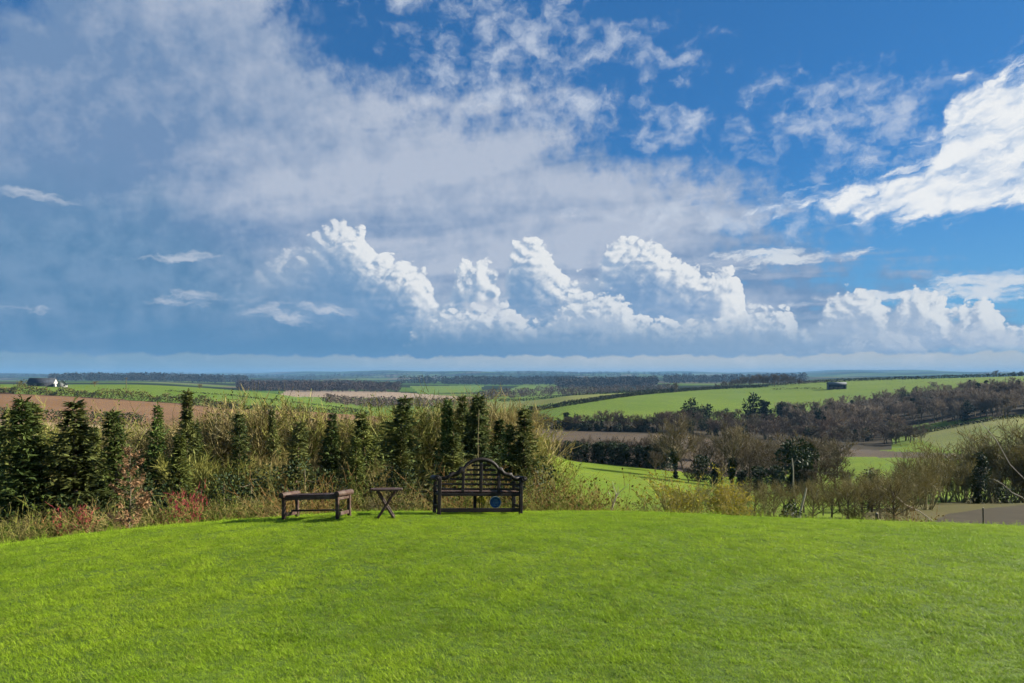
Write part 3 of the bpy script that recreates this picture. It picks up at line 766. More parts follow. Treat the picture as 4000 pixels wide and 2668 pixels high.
def tiered_beech(seed, H_=3.4):
    rnd = random.Random(seed); T, C = MB(), MB()
    P = path(Vector((0, 0, -0.3)), Vector((0.03, 0, 1)), H_ + 0.2, 8, rnd, 0.05, 0.05)
    T.tube(P, 0.045, 0.008, 6)
    for k in range(46):
        u = 0.10 + 0.88 * (k + rnd.random()) / 46
        q, d = along(P, u); a = rnd.uniform(0, 6.283)
        L = (0.95 * (1 - u) ** 0.7 + 0.14) * rnd.uniform(0.7, 1.1)
        P1 = path(q, Vector((math.cos(a), math.sin(a), rnd.uniform(0.0, 0.55))), L, 4, rnd, 0.12, 0.10)
        T.tube(P1, 0.014, 0.004, 4)
        for i in range(int(44 * L + 8)):
            qq, dd = along(P1, rnd.uniform(0.25, 1.0))
            C.leaf(qq + rdir(rnd) * 0.05, (dd + rdir(rnd) * 0.8 + Vector((0, 0, -0.3))).normalized(), (Vector((0, 0, 1)) + rdir(rnd) * 0.6).normalized(), rnd.uniform(0.09, 0.18), rnd.uniform(0.05, 0.08))
    return [('trunk', T.build('trunk', [M['bark']])), ('crown', C.build('crown', [M['beech_leaf']]))]

def bramble(seed, R=1.0, H_=1.2, n=90, mats=('twig',), leaf=0.0, leafmat='green_leaf', width=0.012):
    """low arching tangle"""
    rnd = random.Random(seed); C = MB()
    for i in range(n):
        a = rnd.uniform(0, 6.283); r = R * math.sqrt(rnd.random()) * 0.8
        p = Vector((math.cos(a) * r, math.sin(a) * r, -0.2))
        d = Vector((rnd.gauss(0, 0.5), rnd.gauss(0, 0.5), 1.0))
        PP = path(p, d, H_ * rnd.uniform(0.7, 1.5), 5, rnd, 0.3, -0.06)
        C.ribbon(PP, width * 1.3, width * 0.5, rnd)
        for j in range(7):
            q, dd = along(PP, rnd.uniform(0.25, 1.0))
            P3 = path(q, (dd + rdir(rnd) * 0.9).normalized(), H_ * rnd.uniform(0.15, 0.4), 2, rnd, 0.25, 0.0)
            C.ribbon(P3, width * 0.8, width * 0.35, rnd)
            if leaf and rnd.random() < leaf:
                q3, d3 = along(P3, rnd.uniform(0.3, 1.0)); C.leaf(q3, (d3 + rdir(rnd)).normalized(), rdir(rnd), rnd.uniform(0.05, 0.10), 0.055, 1)
    return [('stems', C.build('stems', [M[mats[0]]] + ([M[leafmat]] if leaf else [])))]

# ------------------------------------------------------------------ placing copies
def place(name, parts, loc, s, rz, label, cat, group=None, color=None, tilt=(0, 0), sz=None):
    """one plant: an Empty at its root with its parts, or a single mesh"""
    sc = (s, s, s if sz is None else sz)
    if len(parts) == 1:
        o = bpy.data.objects.new(name, parts[0][1]); link(o)
    else:
        o = empty(name)
        for pn, me in parts:
            c = bpy.data.objects.new(pn, me); link(c, o)
            if color: c.color = tuple(color) + (1.0,)
    o.location = loc; o.scale = sc; o.rotation_euler = (tilt[0], tilt[1], rz)
    if color: o.color = tuple(color) + (1.0,)
    return tag(o, label, cat, group)
def merged(parts, name):
    """prototype for plants too small in view to show their parts"""
    V, Fc, mi, mats, off = [], [], [], [], 0
    for pn, me in parts:
        co = np.empty(len(me.vertices) * 3, np.float32); me.vertices.foreach_get('co', co); V.append(co.reshape(-1, 3))
        lv = np.empty(len(me.loops), np.int32); me.loops.foreach_get('vertex_index', lv)
        pm = np.empty(len(me.polygons), np.int32); me.polygons.foreach_get('material_index', pm)
        Fc.append(lv.reshape(-1, 4) + off); mi.append(pm + len(mats)); mats += list(me.materials); off += len(me.vertices)
        bpy.data.meshes.remove(me)
    return [(name, mesh_from(name, np.concatenate(V), np.concatenate(Fc), mats, np.concatenate(mi)))]
def ordinal(n):
    n += 1
    low = ['', 'first', 'second', 'third', 'fourth', 'fifth', 'sixth', 'seventh', 'eighth', 'ninth', 'tenth', 'eleventh', 'twelfth', 'thirteenth', 'fourteenth', 'fifteenth', 'sixteenth', 'seventeenth', 'eighteenth', 'nineteenth']
    if n < 20: return low[n]
    tens, whole = {2: 'twenty', 3: 'thirty', 4: 'forty', 5: 'fifty'}, {2: 'twentieth', 3: 'thirtieth', 4: 'fortieth', 5: 'fiftieth'}
    return whole[n // 10] if n % 10 == 0 else tens[n // 10] + '-' + low[n % 10]
# ------------------------------------------------------------------ the thicket beyond the lawn, left half
rnd = random.Random(11)
CON = [conifer(100 + k, 6.0, R, ti) for k, (R, ti) in enumerate(((0.85, 44), (1.1, 48), (1.3, 46), (0.95, 36), (1.0, 52), (1.2, 38)))]
SHR = [stool_shrub(200 + k, 5.0, st, sp, sub, 8, 0.019, thick=1.9, leaves=lv, leafmat='green_leaf') for k, (st, sp, sub, lv) in enumerate(((17, 0.42, 17, 0.0), (14, 0.6, 19, 0.10), (18, 0.5, 16, 0.0), (13, 0.34, 21, 0.18)))]
LOW = [stool_shrub(230 + k, 2.4, 13, 0.75, 11, 7, 0.012, leaves=0.14 * k, leafmat='green_leaf', thick=1.6, jit=0.24) for k in range(3)]
BRB = [bramble(250 + k, 1.1, 1.1, 70, leaf=0.2 + 0.3 * k, width=0.010) for k in range(3)]
#       px, top row, depth, prototype, width factor
conifers = [(-60, 1640, 23.5, 1, 1.1), (35, 1592, 26.5, 0, 1.0), (92, 1545, 22.5, 1, 1.0), (152, 1565, 23.5, 2, 0.95), (300, 1555, 23.0, 2, 1.25), (385, 1655, 27.5, 0, 0.9), (468, 1590, 24.0, 1, 1.0), (605, 1572, 29.5, 3, 0.9),
            (727, 1520, 28.5, 0, 0.85), (690, 1690, 25.5, 2, 1.1), (835, 1632, 34.5, 3, 0.7), (935, 1608, 29.5, 1, 0.85), (1088, 1592, 32.5, 0, 0.7), (1145, 1640, 27.5, 3, 1.0), (1282, 1608, 28.5, 2, 1.1), (1390, 1705, 22.5, 3, 1.0),
            (1452, 1600, 27.5, 0, 1.0), (1505, 1540, 29.5, 2, 1.1), (1545, 1690, 24.5, 0, 0.9), (1735, 1548, 30.5, 3, 0.85), (1802, 1538, 32.5, 0, 0.9), (1880, 1535, 30.5, 1, 1.1), (1760, 1690, 23.5, 2, 1.2), (1985, 1650, 27.5, 1, 0.9), (2035, 1582, 27.5, 1, 1.15), (2075, 1690, 25.5, 3, 1.0)]
conifers += [(px + dx, top + dt, Y + 1.2, pr, 1.0) for px, top, Y, pr, dx, dt in ((35, 1592, 26.5, 2, -40, 60), (300, 1555, 23, 1, 52, 95), (727, 1520, 28.5, 2, 45, 130), (1505, 1540, 29.5, 3, -48, 150), (1880, 1535, 30.5, 2, -45, 70), (1880, 1535, 30.5, 0, 50, 95), (2035, 1582, 27.5, 2, -40, 130))]
conifers.sort()
for k, (px, top, Y, pr, wf) in enumerate(conifers):
    b = at(px, Y); hh = zrow(Y, top) - b.z
    s = hh / 6.0
    g = rnd.uniform(0.75, 1.45)
    place('conifer_tree', CON[(pr + (k % 3) * 2) % 6], b, s * wf * rnd.uniform(1.0, 1.4) * (0.85 + 0.15 / s), rnd.uniform(0, 6.28),
          'dark green narrow conifer in the thicket behind the lawn, %s from the left' % ordinal(k), 'conifer', 'conifers in the thicket', (g * rnd.uniform(0.9, 1.25), g, g * rnd.uniform(0.75, 1.05)), tilt=(rnd.uniform(-0.05, 0.05), rnd.uniform(-0.05, 0.05)), sz=s)
# bare shrubs: three depths of bushes, tops following the outline in the photograph
ENV_B = [(-250, 1690), (0, 1690), (200, 1660), (450, 1650), (600, 1660), (750, 1640), (900, 1630), (1010, 1592), (1150, 1605), (1300, 1640), (1450, 1640), (1600, 1590), (1700, 1585), (1850, 1570), (1950, 1600), (2050, 1660), (2110, 1720)]
ENV_M = [(-250, 1805), (0, 1815), (200, 1845), (400, 1835), (550, 1815), (700, 1745), (850, 1805), (950, 1745), (1100, 1765), (1250, 1785), (1400, 1805), (1600, 1765), (1800, 1785), (1950, 1805), (2050, 1835), (2130, 1875)]
ENV_F = [(-250, 1930), (0, 1920), (200, 1950), (400, 1930), (600, 1950), (800, 1900), (1000, 1880), (1200, 1890), (1400, 1880), (1600, 1880), (1800, 1890), (2000, 1880), (2140, 1880)]
def env(E, x): return float(np.interp(x, [a for a, b in E], [b for a, b in E]))
TAN = (0.98, 0.93, 0.80); OLIVE = (0.78, 0.90, 0.50); RUST = (0.85, 0.55, 0.45); GREY = (0.66, 0.66, 0.70)
for E, Y0, Y1, n, jit, pr, nm, lab, grp in (
        (ENV_B, 34, 42, 54, 30, SHR, 'bare_shrub', 'tall bare olive-brown multi-stemmed shrub in the back row of the thicket', 'tall bare shrubs at the back of the thicket'),
        (ENV_M, 27, 34, 34, 60, SHR, 'bare_shrub', 'bare straw-coloured multi-stemmed shrub midway down the thicket', 'bare shrubs in the middle of the thicket'),
        (ENV_F, 16.6, 21, 46, 40, LOW, 'low_shrub', 'low twiggy shrub just beyond the edge of the lawn', 'low shrubs along the lawn edge')):
    for k in range(n):
        px = -230 + (2350.0) * (k + rnd.uniform(0.1, 0.9)) / n
        Y = rnd.uniform(Y0, Y1)
        b = at(px, Y); top = env(E, px) + rnd.uniform(-jit * 0.4, jit)
        hh = max(0.8, zrow(Y, top) - b.z)
        p = rnd.choice(pr); s = hh / (5.0 if pr is SHR else 2.4) * (1.22 if E is ENV_B else 1.14 if pr is SHR else 1.0)
        c = rnd.choice((TAN, TAN, OLIVE, OLIVE, GREY) if E is ENV_B else (TAN, OLIVE, OLIVE, TAN) if E is ENV_M else (TAN, OLIVE, OLIVE, RUST, GREY))
        q = rnd.uniform(0.62, 1.3)
        place(nm, p, b, s * rnd.uniform(0.95, 1.3), rnd.uniform(0, 6.28), lab, 'shrub', grp, (c[0] * q, c[1] * q, c[2] * q), sz=s)
for k in range(22):
    px = -200 + 2400 * (k + rnd.random()) / 22; Y = rnd.uniform(15.6, 17.5)
    c = rnd.choice((RUST, TAN, OLIVE, OLIVE)); q = rnd.uniform(0.75, 1.1)
    place('bramble', rnd.choice(BRB), at(px, Y), rnd.uniform(0.7, 1.15), rnd.uniform(0, 6.28), 'tangled bramble clump at the foot of the thicket along the lawn', 'bramble', 'brambles along the lawn edge', (c[0] * q, c[1] * q, c[2] * q))
UND = [leafy_tree(270 + k, 2.6, 12, 120, 0.10, 0.42, 0.05, 'ivy') for k in range(2)]
for k in range(15):
    px = -120 + 2250 * (k + rnd.random()) / 15; Y = rnd.uniform(22, 25); b = at(px, Y); s = rnd.uniform(0.7, 1.15)
    place('evergreen_bush', UND[k % 2], b, s, k * 1.7, 'dark evergreen bush low inside the thicket, %s from the left' % ordinal(k), 'shrub', 'dark evergreens inside the thicket', (1.1, 1.1, 1.0))
# the young tree that kept its dry brown leaves
_b = at(500, 14.6)
place('brown_leaved_tree', tiered_beech(5), _b, (zrow(14.6, 1735) - _b.z) / 3.4, 0.4, 'small tiered tree still holding pale brown dry leaves, left part of the thicket', 'tree')
# red-stemmed dogwoods
DOG = [stool_shrub(260 + k, 1.7, 26, 0.35, 5, 3, 0.010, mats=('dog', 'dog')) for k in range(2)] if M.setdefault('dog', plant_mat('red_dogwood_bark', (0.24, 0.035, 0.045), (0.33, 0.06, 0.06), 3.0)) else None
for k, (px, Y, s, hint) in enumerate(((300, 16.6, 0.9, 'lowest at the far left of the lawn edge'), (735, 17.2, 1.05, 'between the brown-leaved tree and the backless bench'), (640, 17.4, 0.7, 'small, just right of the brown-leaved tree'))):
    place('dogwood', DOG[k % 2], at(px, Y), s, k, 'red-stemmed dogwood, ' + hint, 'shrub')
# slim pale sapling seen above the long seat
def pole_mesh(name, pts, r0, r1, mat, twigs=0, seed=1):
    B = MB(); rr = random.Random(seed); B.tube([Vector(p) for p in pts], r0, r1, 7)
    return [(name, B.build(name, [M[mat]]))]
_b = at(1867, 19.5)
place('sapling_stake', pole_mesh('sapling_stake', [(0, 0, -0.3), (0.01, 0, 1.2), (0.0, 0.02, 2.6), (0.03, 0.02, (zrow(19.5, 1600) - _b.z))], 0.009, 0.005, 'stem'), _b, 1.0, 0, 'tall thin pale stake rising behind the middle of the tall-backed garden seat', 'stake')

# ------------------------------------------------------------------ right of the long seat
_red = [(2120, 17.5, 0.95, RUST), (2190, 16.8, 0.8, RUST), (2260, 17.2, 0.85, RUST), (2330, 17.0, 0.75, RUST)]
_dull = [(2400, 18.5, 0.55, GREY), (2480, 18.0, 0.5, OLIVE), (2560, 19, 0.55, GREY), (2750, 18.5, 0.55, OLIVE), (2900, 19, 0.55, OLIVE), (3080, 20, 0.5, GREY), (3480, 24, 0.7, GREY), (3560, 26, 0.8, RUST)]
for k, (px, Y, s, c) in enumerate(_red + _dull):
    place('bramble', BRB[k % 3], at(px, Y), s * 1.15, k * 1.3, 'reddish-brown bramble tangle right of the garden seat, %s from the seat' % ordinal(k) if k < 4 else 'low dull bramble patch beyond the right half of the lawn, %s from the left' % ordinal(k - 4), 'bramble',
          'reddish brambles right of the seat' if k < 4 else 'brambles beyond the right half of the lawn', tuple(v * 0.9 for v in c))
OPEN = [stool_shrub(300 + k, 3.0, 17, 0.8, 15, 6, 0.015, leaves=0.28 if k == 0 else 0.45, leafmat='yellow_leaf', thick=1.5) for k in range(2)]
for k, (px, top, Y, wd, lab) in enumerate(((2250, 1830, 19, 0.6, 'thin red-brown upright shrub rising out of the brambles right of the seat'), (2640, 1800, 24, 1.25, 'wide open multi-stemmed shrub with yellow-green tips, right of the seat'), (2850, 1835, 27, 1.15, 'open shrub hung with yellow catkins, in front of the dark trees'))):
    b = at(px, Y); s = (zrow(Y, top) - b.z) / 3.0
    place('open_shrub', OPEN[1 if k == 2 else 0] if k else LOW[0], b, s * wd if k else s * 1.2, k * 1.1, lab, 'shrub', None, ((1, .72, .6), (0.95, 0.95, 0.7), (1.0, 0.95, 0.7))[k], sz=s if k else s * 1.2)
# leaning cut stems
def leaning(px0, py0, px1, py1, Y, r, lab, nm='leaning_stake', fork=False):
    k = (py0 - HY) / F
    a = at(px0, Y); top = Vector((Y * (px1 - HX) / F, Y, zrow(Y, py1)))
    v = top - a; B = MB()
    kn = Vector((0.012, 0.0, 0.02)) * v.length
    B.tube([-v * 0.12, v * 0.25 + kn * 0.5, v * 0.5 - kn, v * 0.75 + kn * 0.6, v], r, r * 0.6, 7)
    if fork:
        rr = random.Random(3)
        for i in range(7):
            q = v * rr.uniform(0.45, 1.0); B.tube(path(q, (Vector((rr.uniform(-.7, .7), rr.uniform(-.4, .4), 1))), v.length * rr.uniform(0.4, 0.8), 4, rr, 0.25, 0.05), r * 0.45, r * 0.12, 5)
    b = b_ = at(px0, Y)
    o = obj(nm, B.build(nm, [M['pale_wood']])); o.location = b_
    return tag(o, lab, 'stake')
leaning(2372, 1995, 2408, 1935, 17.0, 0.030, 'short pale cut stem leaning right beside a forked dead branch', fork=True)
leaning(2228, 1995, 2272, 1930, 17.0, 0.016, 'thin pale stick leaning right among the reddish brambles')
leaning(3112, 1995, 3150, 1905, 28.0, 0.055, 'pale bleached post leaning right among the orchard saplings')
leaning(3108, 1905, 3094, 1790, 60.0, 0.07, 'slim pale pole standing before the big ivy-covered tree', nm='pale_pole')
# young orchard trees
ORC = [bare_tree(320 + k, 3.2, 0.016, 1.25, 0.62, 0.30) for k in range(3)]
_orc = sorted([(2700, 1925, 38), (2780, 1915, 36), (2945, 1900, 36), (3025, 1905, 38), (3175, 1905, 37), (3250, 1890, 40), (3310, 1895, 38), (3370, 1880, 40), (3440, 1885, 42), (3100, 1920, 42), (3215, 1925, 45), (2870, 1930, 44),
               (2740, 1905, 50), (2830, 1900, 52), (2905, 1895, 54), (2985, 1890, 52), (3060, 1895, 54), (3140, 1885, 52), (3280, 1880, 54), (3340, 1870, 52), (3405, 1865, 56), (3490, 1870, 40), (2660, 1920, 48), (3200, 1888, 60)])
for k, (px, top, Y) in enumerate(_orc):
    b = at(px, Y); s = (zrow(Y, top) - b.z) / 2.9
    place('orchard_tree', ORC[k % 3], b, s * 1.15, k * 1.9, 'small bare grey-green orchard tree below the right half of the lawn, %s from the left' % ordinal(k), 'tree', 'young bare trees below the lawn', (0.55, 0.54, 0.48), sz=s)
for k in range(10):
    px = 2620 + 860 * (k + rnd.random()) / 10; Y = rnd.uniform(27, 36); b = at(px, Y); q = rnd.uniform(0.6, 0.95)
    place('low_shrub', LOW[k % 3], b, rnd.uniform(0.42, 0.62), k * 1.1, 'low grey-olive scrub between the orchard saplings, %s from the left' % ordinal(k), 'shrub', 'scrub among the orchard saplings', (q * 0.70, q * 0.70, q * 0.60))
# dark evergreen sapling near the leaning post
_b = at(3085, 27)
place('evergreen_shrub', leafy_tree(41, 1.4, 9, 70, 0.10, 0.30, 0.1, 'ivy'), _b, (zrow(27, 1915) - _b.z) / 1.35, 0, 'dark little evergreen bush at the foot of the leaning post', 'shrub')
# thicket at the far right: tall hazels, an ivy column, fallen pale trunks
HAZ = [stool_shrub(340 + k, 9.0, 15, 0.62, 16, 8, 0.040, mats=('stem', 'twig'), thick=1.2) for k in range(3)]
haz = [(3480, 1800, 48), (3560, 1745, 55), (3620, 1720, 58), (3690, 1712, 52), (3755, 1720, 60), (3830, 1690, 56), (3890, 1640, 62), (3950, 1612, 58), (4010, 1600, 60), (4070, 1610, 56), (4160, 1600, 60), (3530, 1830, 44), (3640, 1800, 46), (3730, 1830, 66), (3870, 1800, 68), (3980, 1760, 68), (3590, 1690, 70), (3780, 1660, 74)]
haz = [(px, top, Y + (34 if px >= 3640 else 6)) for px, top, Y in haz]
for k, (px, top, Y) in enumerate(haz):
    b = at(px, Y); s = (zrow(Y, top) - b.z) / 8.6; q = rnd.uniform(0.72, 0.95)
    place('hazel_tree', HAZ[k % 3], b, s * rnd.uniform(1.0, 1.25), k * 2.1, 'tall bare many-stemmed hazel in the thicket at the right edge', 'tree', 'hazels of the right-hand thicket', (q * 0.72, q * 0.73, q * 0.66), sz=s)
_b = at(3815, 80)
place('ivy_column', leafy_tree(52, 6.0, 26, 150, 0.16, 0.14, 0.03, 'ivy', 'column'), _b, (zrow(80, 1745) - _b.z) / 5.7, 0, 'narrow dead trunk wrapped in dark ivy inside the right-hand thicket', 'tree')
_b = at(3400, 62)
place('ivy_bush', leafy_tree(53, 5.0, 16, 150, 0.18, 0.22, 0.05, 'ivy'), _b, (zrow(62, 1808) - _b.z) / 4.8, 0, 'dark ivy bush beside the bright green field, left end of right thicket', 'shrub')
_b = at(3930, 80)
place('ivy_bush', leafy_tree(54, 2.8, 14, 150, 0.14, 0.5, 0.05, 'ivy'), _b, (zrow(80, 1890) - _b.z) / 2.7, 0, 'low dark evergreen undergrowth at the foot of the right thicket', 'shrub')
leaning(4030, 1990, 3880, 1870, 76, 0.06, 'long pale fallen trunk sloping down to the right edge', nm='fallen_trunk')
leaning(4070, 1980, 3830, 1645, 78, 0.055, 'pale slanting branch high in the right thicket', nm='slanting_trunk')
leaning(3640, 2040, 3440, 1900, 43, 0.035, 'grey fallen pole leaning left at the left end of the right thicket', nm='fallen_trunk')
# ------------------------------------------------------------------ hedge line and trees below the meadow
IVT = [leafy_tree(400 + k, 8.0, 15, 150, 0.42, 0.24, 0.10, 'ivy', sh) for k, sh in enumerate(('column', 'vase', 'column', 'round'))]
BAR = [bare_tree(420 + k, 10.0, 0.06, 1.35, 0.5, 0.22, ('bark', 'twig_far')) for k in range(4)]
BIV = [bare_tree(430 + k, 11.0, 0.055, 1.5, 0.48, 0.35, ('bark', 'twig_far'), ivy=1.0, ivy_top=0.62) for k in range(2)]
EVR = [leafy_tree(440 + k, 10.0, 18, 120, 0.62, R, 0.10, 'evergreen_far', sh) for k, (R, sh) in enumerate(((0.34, 'round'), (0.22, 'column'), (0.30, 'vase')))]
xs_h = [2105, 2140, 2178, 2212, 2250, 2285, 2318, 2352, 2388, 2420, 2452, 2486, 2520, 2552, 2590]
for k, px in enumerate(xs_h):
    Y = 176 - 0.004 * (px - 2100) + rnd.uniform(-2, 2); b = at(px, Y)
    top = float(np.interp(px, [2100, 2300, 2450, 2520, 2570, 2600], [1722, 1715, 1728, 1735, 1712, 1725])) + rnd.uniform(-6, 8)
    s = (zrow(Y, top) - b.z) / 7.8
    place('ivy_clad_tree', IVT[k % 4], b, s * rnd.uniform(1.1, 1.35), k * 2.2, 'dark ivy-clad tree in the hedge line behind the bright meadow, %s from the left' % ordinal(k), 'tree', 'ivy-clad hedge trees behind the meadow', sz=s)
for k in range(14):                                            # bare tops between them
    px = 2095 + 500 * (k + rnd.random()) / 14; Y = 182; b = at(px, Y); s = (zrow(Y, 1716 + rnd.uniform(-8, 20)) - b.z) / 9.5
    place('hedgerow_tree', BAR[k % 4], b, s, k, 'bare brown tree standing among the ivy-clad hedge trees behind the meadow', 'tree', 'bare hedge trees behind the meadow', (0.9, 0.85, 0.75), sz=s)
for k, (px, top, Y, lab) in enumerate(((2640, 1645, 150, 'tall bare-crowned tree with ivy on its double trunk, left of the pair'), (2858, 1665, 140, 'tall bare-crowned tree with a dark ivy trunk, right of the pair'))):
    b = at(px, Y); s = (zrow(Y, top) - b.z) / 10.2
    place('ivy_trunk_tree', BIV[k], b, s, k, lab, 'tree', None, (1.25, 1.2, 0.85), sz=s)
dk = [(2730, 1770, 150, 3, 1.3, 'dark rounded evergreen bush left of the bare-crowned ivy tree'), (2790, 1795, 140, 0, 0.9, 'narrow dark evergreen between two bare-crowned trees'), (3110, 1700, 118, 1, 1.0, 'big irregular ivy-covered tree rising out of the dark copse'), (3150, 1712, 120, 2, 0.8, 'right-hand stem of the big ivy-covered tree pair'), (2960, 1815, 128, 3, 1.5, 'broad dark evergreen thicket left of the big ivy-covered tree'), (3040, 1812, 126, 3, 1.3, 'dark evergreen bush touching the big ivy-covered tree'), (2900, 1830, 132, 0, 1.4, 'low dark evergreen beside the ivy trunk')]
for k, (px, top, Y, pr, w, lab) in enumerate(dk):
    b = at(px, Y); s = (zrow(Y, top) - b.z) / 7.8
    place('ivy_tree', IVT[pr], b, s * w, k * 1.7, lab, 'tree', sz=s)
for k, (px, top, Y) in enumerate(((3215, 1800, 118), (3265, 1790, 120), (3310, 1840, 118), (3170, 1840, 115), (2690, 1830, 140), (2820, 1790, 150), (2930, 1770, 138), (3020, 1765, 134), (2560, 1770, 165))):
    b = at(px, Y); s = (zrow(Y, top) - b.z) / 9.0
    place('copse_tree', BAR[k % 4], b, s * 1.35, k * 1.4, 'bare rounded copse tree %s' % ('just right of the big ivy-covered tree', 'second right of the big ivy-covered tree', 'at the right end of the dark copse', 'under the big ivy-covered tree', 'left of the dark rounded evergreen bush', 'between the two tall bare-crowned trees', 'left above the broad dark thicket', 'just left of the big ivy-covered tree', 'below the right end of the ivy hedge line')[k], 'tree', 'bare trees round the copse', (0.72, 0.66, 0.52), sz=s)

for k in range(20):
    px = (2560 + 290 * k / 10 if k < 10 else 2900 + 420 * (k - 10) / 10) + rnd.uniform(-12, 12); Y = rnd.uniform(165, 215); b = at(px, Y)
    s = (zrow(Y, 1712 + rnd.uniform(-8, 40)) - b.z) / 9.2; q = rnd.uniform(0.9, 1.3)
    place('strip_tree', BAR[k % 4], b, s * 1.15, k * 1.4, 'rounded olive-brown bare tree in front of the brown strip, %s from the left' % ordinal(k), 'tree', 'bare trees before the brown strip', (q, q * 0.95, q * 0.72), sz=s)
# ------------------------------------------------------------------ valley trees and the hillside wood
FB = [merged(bare_tree(500 + k, 12.0, 0.15, 1.05, sp, 0.25, ('bark', 'twig_far'), sides=4), 'bare_tree') for k, sp in enumerate((0.46, 0.55, 0.4, 0.5))]
FE = [merged(leafy_tree(510 + k, 12.0, 12, 60, 1.1, R, 0.06, 'evergreen_far', sh), 'evergreen_tree') for k, (R, sh) in enumerate(((0.30, 'round'), (0.20, 'column'), (0.27, 'vase')))]
FC = [merged(conifer(520 + k, 12.0, 1.9, 18, 6, 'evergreen_far', 0.7), 'conifer_tree') for k in range(2)]
for k, (px, top, Y, pr, w, lab) in enumerate(((2222, 1608, 345, FE[1], 1.5, 'pointed dark evergreen, left of a close pair above the brown strip'), (2252, 1618, 347, FE[0], 1.0, 'rounder dark evergreen, right of a close pair above the brown strip'), (2505, 1634, 345, FE[2], 1.5, 'flat-topped dark evergreen standing alone above the brown strip'),
        (2705, 1558, 400, FE[0], 1.0, 'grey-green evergreen with a white-stemmed skirt below the big pasture'), (2745, 1640, 370, FE[0], 1.5, 'broad dark evergreen clump in the middle of the valley trees'), (2935, 1540, 430, FE[0], 1.0, 'tall dark evergreen below the pasture, left of a pair'), (2990, 1562, 430, FE[1], 1.2, 'shorter dark evergreen below the pasture, right of a pair'),
        (2870, 1612, 400, FE[0], 0.9, 'small dark evergreen between the valley trees and the pasture'), (2760, 1580, 400, FE[2], 0.9, 'dark evergreen right of the grey-green one below the pasture'), (3010, 1705, 340, FE[0], 1.3, 'low dark evergreen at the right end of the brown strip'), (2990, 1700, 345, FE[2], 1.0, 'low dark evergreen bush by the valley trees over the ivy tree'))):
    b = at(px, Y); s = (zrow(Y, top) - b.z) / 11.6
    place('evergreen_tree', pr, b, s * w, k * 1.3, lab, 'tree', sz=s)
n_v = 0
for px0, px1, base_y, y0, y1, tops, n in ((2060, 2700, None, 338, 356, (1650, 1618), 44), (2600, 3560, None, 338, 400, (1690, 1640), 90), (2700, 3150, None, 395, 450, (1620, 1590), 34)):
    for k in range(n):
        px = px0 + (px1 - px0) * (k + rnd.random()) / n; Y = rnd.uniform(y0, y1); b = at(px, Y)
        hh = rnd.uniform(6.0, 11.0) * (0.75 if px < 2350 else 1.0); s = hh / 12.0; q = rnd.uniform(0.7, 1.1)
        c = rnd.choice(((1.0, 0.86, 0.80), (0.9, 0.88, 0.72), (0.8, 0.75, 0.78)))
        if rnd.random() < 0.13:
            place('evergreen_tree', rnd.choice(FE), b, s * 0.8, k, 'small dark evergreen among the bare valley trees', 'tree', 'evergreens among the valley trees', sz=s * 0.75)
        else:
            place('valley_tree', FB[rnd.randrange(4)], b, s * rnd.uniform(1.0, 1.35), k * 0.7, 'bare grey-brown tree in the belt along the valley bottom', 'tree', 'bare trees along the valley bottom', (c[0] * q, c[1] * q, c[2] * q), sz=s)
for k in range(9):
    px = 3450 + 170 * (k + rnd.random()) / 9; Y = rnd.uniform(325, 372); b = at(px, Y); s = rnd.uniform(6, 9) / 12
    place('valley_tree', FB[k % 4], b, s * 1.3, k, 'bare tree hiding the left tip of the pale slope, %s from the left' % ordinal(k), 'tree', 'bare trees at the tip of the pale slope', (0.9, 0.85, 0.72), sz=s)
for k in range(26):                                            # low dark hedge under the valley belt
    px = 2075 + 480 * (k + rnd.random()) / 26; Y = rnd.uniform(336, 341); b = at(px, Y); s = rnd.uniform(2.5, 5.0) / 12
    place('hedge_bush', FE[k % 3], b, s * 1.7, k, 'dark bush in the low hedge along the top of the brown strip', 'bush', 'hedge bushes above the brown strip', sz=s)
# the wood: rows of trees up the slope, dark conifers along its upper edge
placed = 0
low_e = ([3040, 3150, 3350, 3560, 3900, 4200], [1640, 1690, 1690, 1668, 1634, 1605])
top_e = ([3040, 3150, 3300, 3450, 3600, 3800, 4000, 4200], [1640, 1630, 1592, 1562, 1538, 1522, 1512, 1508])
for k in range(1200):
    if placed >= 290: break
    px = rnd.uniform(3050, 4230); u = rnd.random()
    yl, yt = np.interp(px, *low_e), np.interp(px, *top_e)
    py = yl + (yt - yl) * u
    b = hit(px, py, 385, 1000)
    hh = rnd.uniform(10.5, 15.5) * (0.8 if u > 0.8 else 1.0); s = hh / 12.0; q = rnd.uniform(1.05, 1.85)
    placed += 1
    ev = rnd.random() < (0.50 if (u > 0.72 or px < 3250) else 0.16)
    if ev:
        p = rnd.choice(FC + FE[:2]); place('evergreen_tree', p, b, s * rnd.uniform(0.7, 0.9), k, 'dark evergreen inside the hillside wood on the right', 'tree', 'evergreens of the hillside wood', sz=s * 0.9)
    else:
        place('woodland_tree', FB[rnd.randrange(4)], b, s * rnd.uniform(0.95, 1.2), k * 0.9, 'bare grey-brown tree of the dense wood on the right hillside', 'tree', 'bare trees of the hillside wood', (q * 0.98, q * 0.94, q * 0.92), sz=s)
